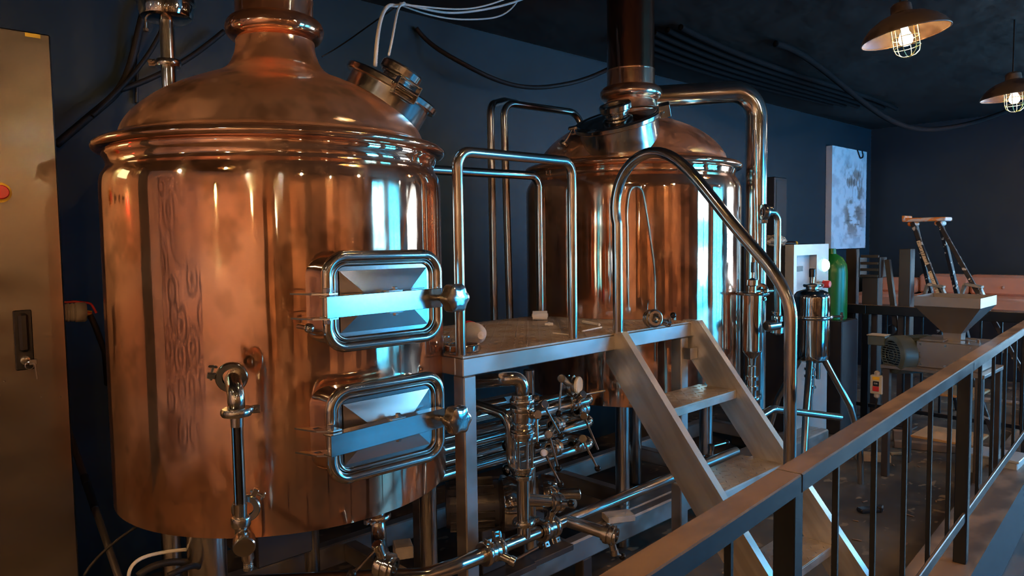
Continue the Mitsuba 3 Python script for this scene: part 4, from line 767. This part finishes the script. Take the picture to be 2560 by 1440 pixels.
add('handle', lathe([(0, -.06), (.011, -.058), (.014, -.03), (.016, .02), (.014, .05), (.012, .055)], 16, sb, dd), 'black_plastic', k, 30)
add('yellow_end', lathe([(.0125, .055), (.015, .058), (.015, .068), (.011, .072), (0, .072)], 16, sb, dd), 'yellow_plastic', k, 30)
add('shaft', rod(sb - dd * .06, sb - dd * .18, .004, 8), 'steel', k)
single('printed_bag', crumple(((4.704, 2.4, 1.476)[0] + .12, 2.42, zt_ + .022), (.10, .09, .05), 8), 'paper_print', 'small crumpled printed paper bag on the control box', 'bag', smooth=30)
gc = A(*(5.546, 2.31, 1.157))
single('gas_cylinder', lathe([(0, .86), (.11, .86), (.115, .87), (.115, gc[2] + .06), (.108, gc[2] + .12), (.08, gc[2] + .17), (.035, gc[2] + .20), (.03, gc[2] + .24), (0, gc[2] + .24)], 40, (gc[0], gc[1], 0)), 'gas_green', 'green gas cylinder behind the control box', 'gas cylinder')
single('dark_crate', bbox((gc[0] - .13, gc[1] - .14, 0), (gc[0] + .16, gc[1] + .14, .858), .006), 'box_dark', 'tall dark crate under the green gas cylinder', 'crate', smooth=False)
def vpost(a, w, d, label, name='steel_post'):
    p = A(*a); return single(name, join(bbox((p[0] - d / 2, p[1] - w / 2, 0.012), (p[0] + d / 2, p[1] + w / 2, p[2]), .004), bbox((p[0] - d * .9, p[1] - w * .9, 0), (p[0] + d * .9, p[1] + w * .9, .012), .002)), 'black_steel', label, 'post', smooth=False)
vpost((6.092, 2.365, 1.386), .085, .06, 'dark steel post below the painting, leftmost of three')
vpost((5.98, 1.919, 1.386), .085, .09, 'dark steel post left of the stepladder with one blue-lit side')
kb = A(*(5.994, 2.172, 1.283))
k = thing('steel_stand', 'dark angled steel stand with slotted head between the two posts', 'stand')
add('column', bbox((kb[0] - .05, kb[1] - .06, 0.0), (kb[0] + .05, kb[1] + .06, kb[2] - .12), .004), 'black_steel', k, False)
hb_ = A(kb[0], kb[1], kb[2] - .02)
for s in (-1, 1): add('head_side', bbox(hb_ + A(-.07, s * .075 - .006, -.10), hb_ + A(.07, s * .075 + .006, .06), .003), 'black_steel', k, False)
for z in (-.10, -.05, 0.0, .055): add('head_slat', bbox(hb_ + A(-.07, -.068, z), hb_ + A(-.05, .068, z + .022), .003), 'black_steel', k, False)
add('brace', beam(hb_ + A(0, -.11, .04), hb_ + A(.0, -.20, -.62), .035, .05, up=(1, 0, 0)), 'black_steel', k, False)
add('wheel', lathe([(0, -.01), (.035, -.01), (.04, 0), (.035, .01), (0, .01)], 24, hb_ + A(-.06, -.17, -.50), A(-1, .2, 0)), 'steel', k, 30)

# ---------------------------------------------------------------- grain mill
def hx_(px): return A(*px)
MY = 1.50
hl, hr, hb2 = (4.7, 1.465, 1.124), (4.7, 1.121, 1.135), (4.7, 1.463, 1.004)
k = thing('grain_mill', 'grey grain mill with square hopper and green motor on a steel stand', 'mill')
ya, yb2 = hl[1], hr[1]; zr1, zr0 = hl[2], (4.7, 1.283, 1.067)[2]
mxc, myc, hw = 4.70 + abs(ya - yb2) / 2, (ya + yb2) / 2, abs(ya - yb2) / 2
def frust(pts):
    f = []; n = len(pts)
    v = np.array([(mxc + sx * w, myc + sy * w, z) for w, z in pts for sx, sy in ((-1, -1), (1, -1), (1, 1), (-1, 1))])
    for i in range(n - 1):
        for j in range(4): q_ = (j + 1) % 4; f += [[i * 4 + j, i * 4 + q_, i * 4 + 4 + q_], [i * 4 + j, i * 4 + 4 + q_, i * 4 + 4 + j]]
    return trimesh.Trimesh(v, f, process=False)
zn = (4.85, 1.32, 0.852)[2]
add('hopper', frust([(hw, zr1), (hw, zr0), (hw * .28, zn + .05), (hw * .26, zn), (hw * .24, zn), (hw * .27, zn + .055), (hw - .006, zr0 + .004), (hw - .006, zr1), (hw, zr1)]), 'mill_grey', k, False)
zt2, zb2 = (4.72, 1.284, 0.854)[2], (4.72, 1.281, 0.697)[2]
bl, br = (4.72, 1.454, 0.785), (4.72, 1.142, 0.817)
add('body', bbox((4.72, br[1] - .02, zb2), (5.06, bl[1], zt2), .004), 'mill_grey', k, False)
for fy in (.08, .5, .92):
    for fz in (.12, .88):
        add('bolt', hexbolt(A(4.72, br[1] + (bl[1] - br[1]) * fy, zb2 + (zt2 - zb2) * fz), A(-1, 0, 0), .005, .004), 'steel', k, False)
add('top_cover', bbox((4.74, bl[1] - .14, zt2), (5.0, bl[1] - .01, zt2 + .012), .003), 'mill_grey', k, False)
add('adjuster', join(hexbolt(A(4.78, br[1] + .06, zt2), Z3, .010, .022), rod((4.80, br[1] + .02, zt2 + .014), (4.80, br[1] + .10, zt2 + .014), .004), hexbolt(A(4.84, br[1] + .02, zt2), Z3, .010, .02)), 'steel', k, False)
mo = A(*(4.72, 1.575, 0.756)); mr = .118
M_ = number(k + '__motor'); labels[M_] = {'label': 'green finned electric motor'}
mdir = unit(A(.8, -.6, 0))
add('casing', lathe([(0, .05), (mr * .86, .05), (mr * .86, .24), (0, .26)], 36, mo, mdir), 'motor_green', M_, 30)
add('fan_cover', lathe([(mr * .74, -.022), (mr * .80, -.025), (mr * .97, -.012), (mr, 0), (mr, .075), (mr * .97, .08)], 44, mo, mdir), 'motor_green', M_, 30)
R = frame(mdir)
for i in range(-5, 6):
    w = math.sqrt(max(1 - (i / 6) ** 2, 0)) * mr * .76; add('grille_bar', xf(cbox((2 * w, .005, .004), .001), R, mo + R[:, 1] * i * mr * .125 - mdir * .020), 'motor_green', M_, False)
for r_ in (.25, .5): add('grille_ring', xf(sweep(np.c_[circ(mr * r_, 28), np.zeros(28)], circ(.0025, 6), True), R, mo - mdir * .021), 'motor_green', M_, True)
add('fan_hub', lathe([(0, 0), (mr * .7, 0), (mr * .7, .01), (0, .01)], 24, mo, mdir), 'black_plastic', M_, 30)
for i in range(26):
    a = 2 * math.pi * i / 26; add('fin', xf(cbox((.018, .004, .15), .001), R @ rotz(math.degrees(a)), mo + mdir * .158 + (R[:, 0] * math.cos(a) + R[:, 1] * math.sin(a)) * mr * .93), 'motor_green', M_, False)
add('terminal_box', xf(cbox((.09, .10, .06), .004), R if False else np.eye(3), mo + A(.06, .115, .075)), 'motor_green', M_, False)
add('terminal_lid', xf(cbox((.10, .11, .006), .002), np.eye(3), mo + A(.06, .115, .108)), 'motor_dust', M_, False)
ty0, ty1 = mo[1] + .06, br[1] - .06
add('table_plate', bbox((4.66, ty1, zb2 - .022), (5.12, ty0, zb2 - .001), .003), 'mill_grey', k, False)
for (xx, yy) in ((4.69, ty0 - .03), (4.69, ty1 + .03), (5.08, ty0 - .03), (5.08, ty1 + .03)): add('leg', beam((xx, yy, 0), (xx, yy, zb2 - .023), .04, .04, up=(1, 0, 0)), 'black_steel', k, False)
add('shelf', bbox((4.72, ty1 + .06, zb2 - .16), (5.05, ty0 - .16, zb2 - .145), .003), 'wood', k, False)
add('shelf', bbox((4.72, ty1 + .06, .26), (5.05, ty0 - .16, .275), .003), 'wood', k, False)
sw = A(*(4.66, 1.657, 0.567))
S_ = number(k + '__switch_box'); labels[S_] = {'label': 'pale switch box with black and red buttons'}
add('case', bbox(sw + A(0, -.036, -.058), sw + A(.035, .036, .058), .004), 'plastic_ivory', S_, False)
add('warning_label', bbox(sw + A(-.001, -.02, .030), sw + A(0, .022, .050), .0003), 'yellow_plastic', S_, False)
add('black_button', bbox(sw + A(-.006, -.018, -.008), sw + A(0, .018, .022), .002), 'black_plastic', S_, False)
add('red_button', bbox(sw + A(-.008, -.018, -.040), sw + A(0, .018, -.010), .002), 'red_plastic', S_, False)
wt = xf(meshkit.text_mesh('ON', .010, .001), np.array([[0, 0, -1], [-1, 0, 0], [0, 1, 0.]]), sw + A(-.006, .010, .004))
add('lettering', wt, 'paper_white', S_, False)
add('gland', join(lathe([(0, 0), (.016, 0), (.016, .02), (.010, .025), (0, .03)], 16, sw + A(.015, 0, .058)), lathe([(0, 0), (.016, 0), (.016, .02), (.010, .025), (0, .03)], 16, sw + A(.015, 0, -.058), A(0, 0, -1))), 'plastic_white', S_, 30)
add('cable', sweep(spline([sw + A(.015, 0, -.085), sw + A(.02, .01, -.16), sw + A(.03, .05, -.28), sw + A(.05, .09, -.40), sw + A(.06, .12, -sw[2] + .01)], 24), circ(.006, 8)), 'cable_black', S_, True)

# ---------------------------------------------------------------- stepladder
ltop = A(*(6.35, 1.898, 1.622)); lw = .30
k = thing('stepladder', 'paint-splashed stepladder with orange top behind the grain mill', 'ladder')
cl, cr2 = (6.35, 2.057, 1.627), (6.35, 1.743, 1.61)
yl_, yr_ = cl[1], cr2[1]; zl = cl[2]
add('top_cap', join(bbox((6.27, yr_, zl - .030), (6.44, yl_, zl), .006), bbox((6.265, yl_ - .022, zl - .01), (6.445, yl_ + .0, zl + .02), .004), bbox((6.30, yl_ - .09, zl - .065), (6.41, yl_ - .03, zl - .030), .01), bbox((6.30, yr_ + .03, zl - .065), (6.41, yr_ + .09, zl - .030), .01)), 'orange_plastic', k, False, label='orange plastic top')
feet = []
for s, y_, px in ((1, yl_ - .065, (6.18, 1.762, 1.081)), (-1, yr_ + .065, (6.18, 1.511, 1.09))):
    a = A(6.33, y_, zl - .045); m_ = A(*px); d = (m_ - a); f_ = a + d * ((0 - a[2]) / d[2]); feet.append((a, f_))
    add('front_rail', beam(a, f_, .030, .075, up=(1, .2, 0)), 'ladder_paint', k, False)
    b = A(6.38, y_ - .0, zl - .045); g = A(6.9, y_ - .02 * s + (f_[1] - a[1]) * .25, 0)
    add('rear_rail', beam(b, g, .028, .055, up=(1, 0, 0)), 'ladder_paint', k, False)
    add('hinge', join(beam(m_ + A(-.03, .055, .03), m_ + A(-.03, -.055, .01), .02, .07, up=(1, 0, 0)), beam(m_ + A(-.03, .06, .03), m_ + A(.0, .10, -.11), .02, .045, up=(1, 0, 0)), beam(m_ + A(-.03, -.04, .0), m_ + A(.0, -.075, -.11), .02, .045, up=(1, 0, 0))), 'alloy_worn', k, False)
a, f_ = feet[0]
for t0, t1 in ((.14, .33), (.38, .60)):
    d = f_ - a; L_ = .62 / np.linalg.norm(d); o_ = unit(np.cross(unit(d), A(0, 1, .2)))
    p0, p1 = a + d * t0 * .62, a + d * t1 * .62
    add('label', beam(p0 + A(-.0395, 0, 0), p1 + A(-.0395, 0, 0), .024, .002, up=(1, .2, 0), bev=.0005), 'ladder_label', k, False)
for t in (.36, .58, .80):
    p0, p1 = feet[0][0] + (feet[0][1] - feet[0][0]) * t, feet[1][0] + (feet[1][1] - feet[1][0]) * t
    add('step', bbox((p0[0] - .04, p1[1] + .014, p0[2] - .02), (p0[0] + .05, p0[1] - .014, p0[2]), .003), 'alloy_worn', k, False)

# ---------------------------------------------------------------- banquette on the end wall
k = thing('banquette', 'long tan leather banquette along the end wall', 'sofa')
BXF, zb_top, zseat = 8.55, 1.055, .86
ys = [3.35, 2.75, 2.25, 1.62, .9, .2]
for i, (a, b) in enumerate(zip(ys[:-1], ys[1:])):
    add('back_cushion', bbox((8.95, b + .006, zseat - .02), (9.18, a - .006, zb_top - (.05 if i == 0 else 0)), .025), 'leather', k, 40)
    add('seat_cushion', bbox((BXF, b + .006, zseat - .16), (9.0, a - .006, zseat - .02), .03), 'leather', k, 40)
    yc = (a + b) / 2; add('button', ball((8.945, yc, .93), .016, 1), 'leather', k)
add('base', bbox((BXF + .08, ys[-1], 0), (9.2, ys[0], zseat - .161), .004), 'black_paint', k, False)
# painting
pa_, pz_ = (8.099, 3.38, 2.506), (8.332, 3.38, 1.352)
pX0 = 8.17; 
p_tl, p_bl = (8.089, 3.38, 2.496), (8.332, 3.38, 1.352)
k = thing('painting', 'pale canvas with a grey brush sketch hanging on the navy wall', 'painting')
W = (9.079, 3.38, 2.506)[0]; x0p = (8.099, 3.38, 2.506)[0]; ztp = p_tl[2]; zbp = (8.332, 3.38, 1.352)[2]
add('canvas', bbox((x0p, 3.379, zbp), (W, 3.381, ztp), .0005), 'sketch_canvas', k, False)
add('stretcher', bbox((x0p, 3.3812, zbp), (W, 3.449, ztp), .003), 'canvas_side', k, False)
add('cord', tube([(W - .30, 3.375, ztp), (W - .22, 3.37, ztp - .09), (W - .12, 3.37, ztp - .07), (W - .16, 3.375, ztp + .0)], .008, .03, 8), 'cable_black', k, True, label='dark cord at the top corner')
wb = (6.537, 3.3, 2.054); wb2 = (6.547, 3.3, 1.466)
single('wall_speaker', join(bbox((wb[0] - .12, 3.2, wb2[2]), (wb[0] + .12, 3.449, wb[2]), .01), bbox((wb[0] - .10, 3.195, wb2[2] + .03), (wb[0] + .10, 3.2, wb[2] - .03), .002)), 'box_dark', 'dark flat box on the wall behind the vent pipe', 'wall box', smooth=False)

# ---------------------------------------------------------------- timber and rubbish on the floor
def plank(a, b, w, h, bsdf, label, z=0.0, name='timber'):
    a, b = A(*a), A(*b); a[2] = b[2] = z + h / 2 + .001; return single(name, beam(a, b, w, h), bsdf, label, 'timber', smooth=False)
plank((4.898, 1.86, 0.03), (5.004, 1.684, 0.03), .07, .05, 'wood', 'short pale timber block on the floor beside the fence baluster')
plank((5.379, 1.786, 0.03), (5.527, 1.416, 0.03), .06, .05, 'wood_dark', 'long dark timber lying under the grain mill, front one')
plank((5.536, 1.847, 0.03), (5.724, 1.468, 0.03), .06, .08, 'wood_dark', 'long dark timber lying under the grain mill, rear one')
plank((5.169, 1.74, 0.01), (5.256, 1.635, 0.01), .03, .015, 'wood', 'thin pinkish stick on the floor behind the timber block')
ms = A(*(5.207, 1.125, 0.06))
single('metal_case', join(bbox((ms[0] - .1, ms[1] - .12, .002), (ms[0] + .12, ms[1] + .16, .11), .004), bbox((ms[0] - .11, ms[1] - .13, .11), (ms[0] + .13, ms[1] + .17, .125), .003)), 'box_paint', 'small blue-grey case on the floor behind the second fence post', 'case', smooth=False)
bl_ = A(*(3.999, 1.447, 0.01))
single('floor_clip', join(xf(cbox((.12, .05, .022), .006), rotz(-35), (bl_[0], bl_[1], .0125)), xf(cbox((.05, .03, .03), .006), rotz(10), (bl_[0] + .05, bl_[1] - .04, .0165))), 'black_plastic', 'small black plastic piece lying on the floor behind the fence', 'scrap', smooth=False)
chips = []
for i in range(40):
    x, y = rng.uniform(3.0, 6.2), rng.uniform(1.0, 2.0); s = rng.uniform(.008, .022)
    chips.append(xf(cbox((s * 2, s * .5, .003), .0005), rotz(rng.uniform(0, 180)), (x, y, .003)))
single('wood_chips', join(*chips), 'wood_dark', 'small wood chips scattered over the floor behind the fence', 'chips', smooth=False, kind='stuff')
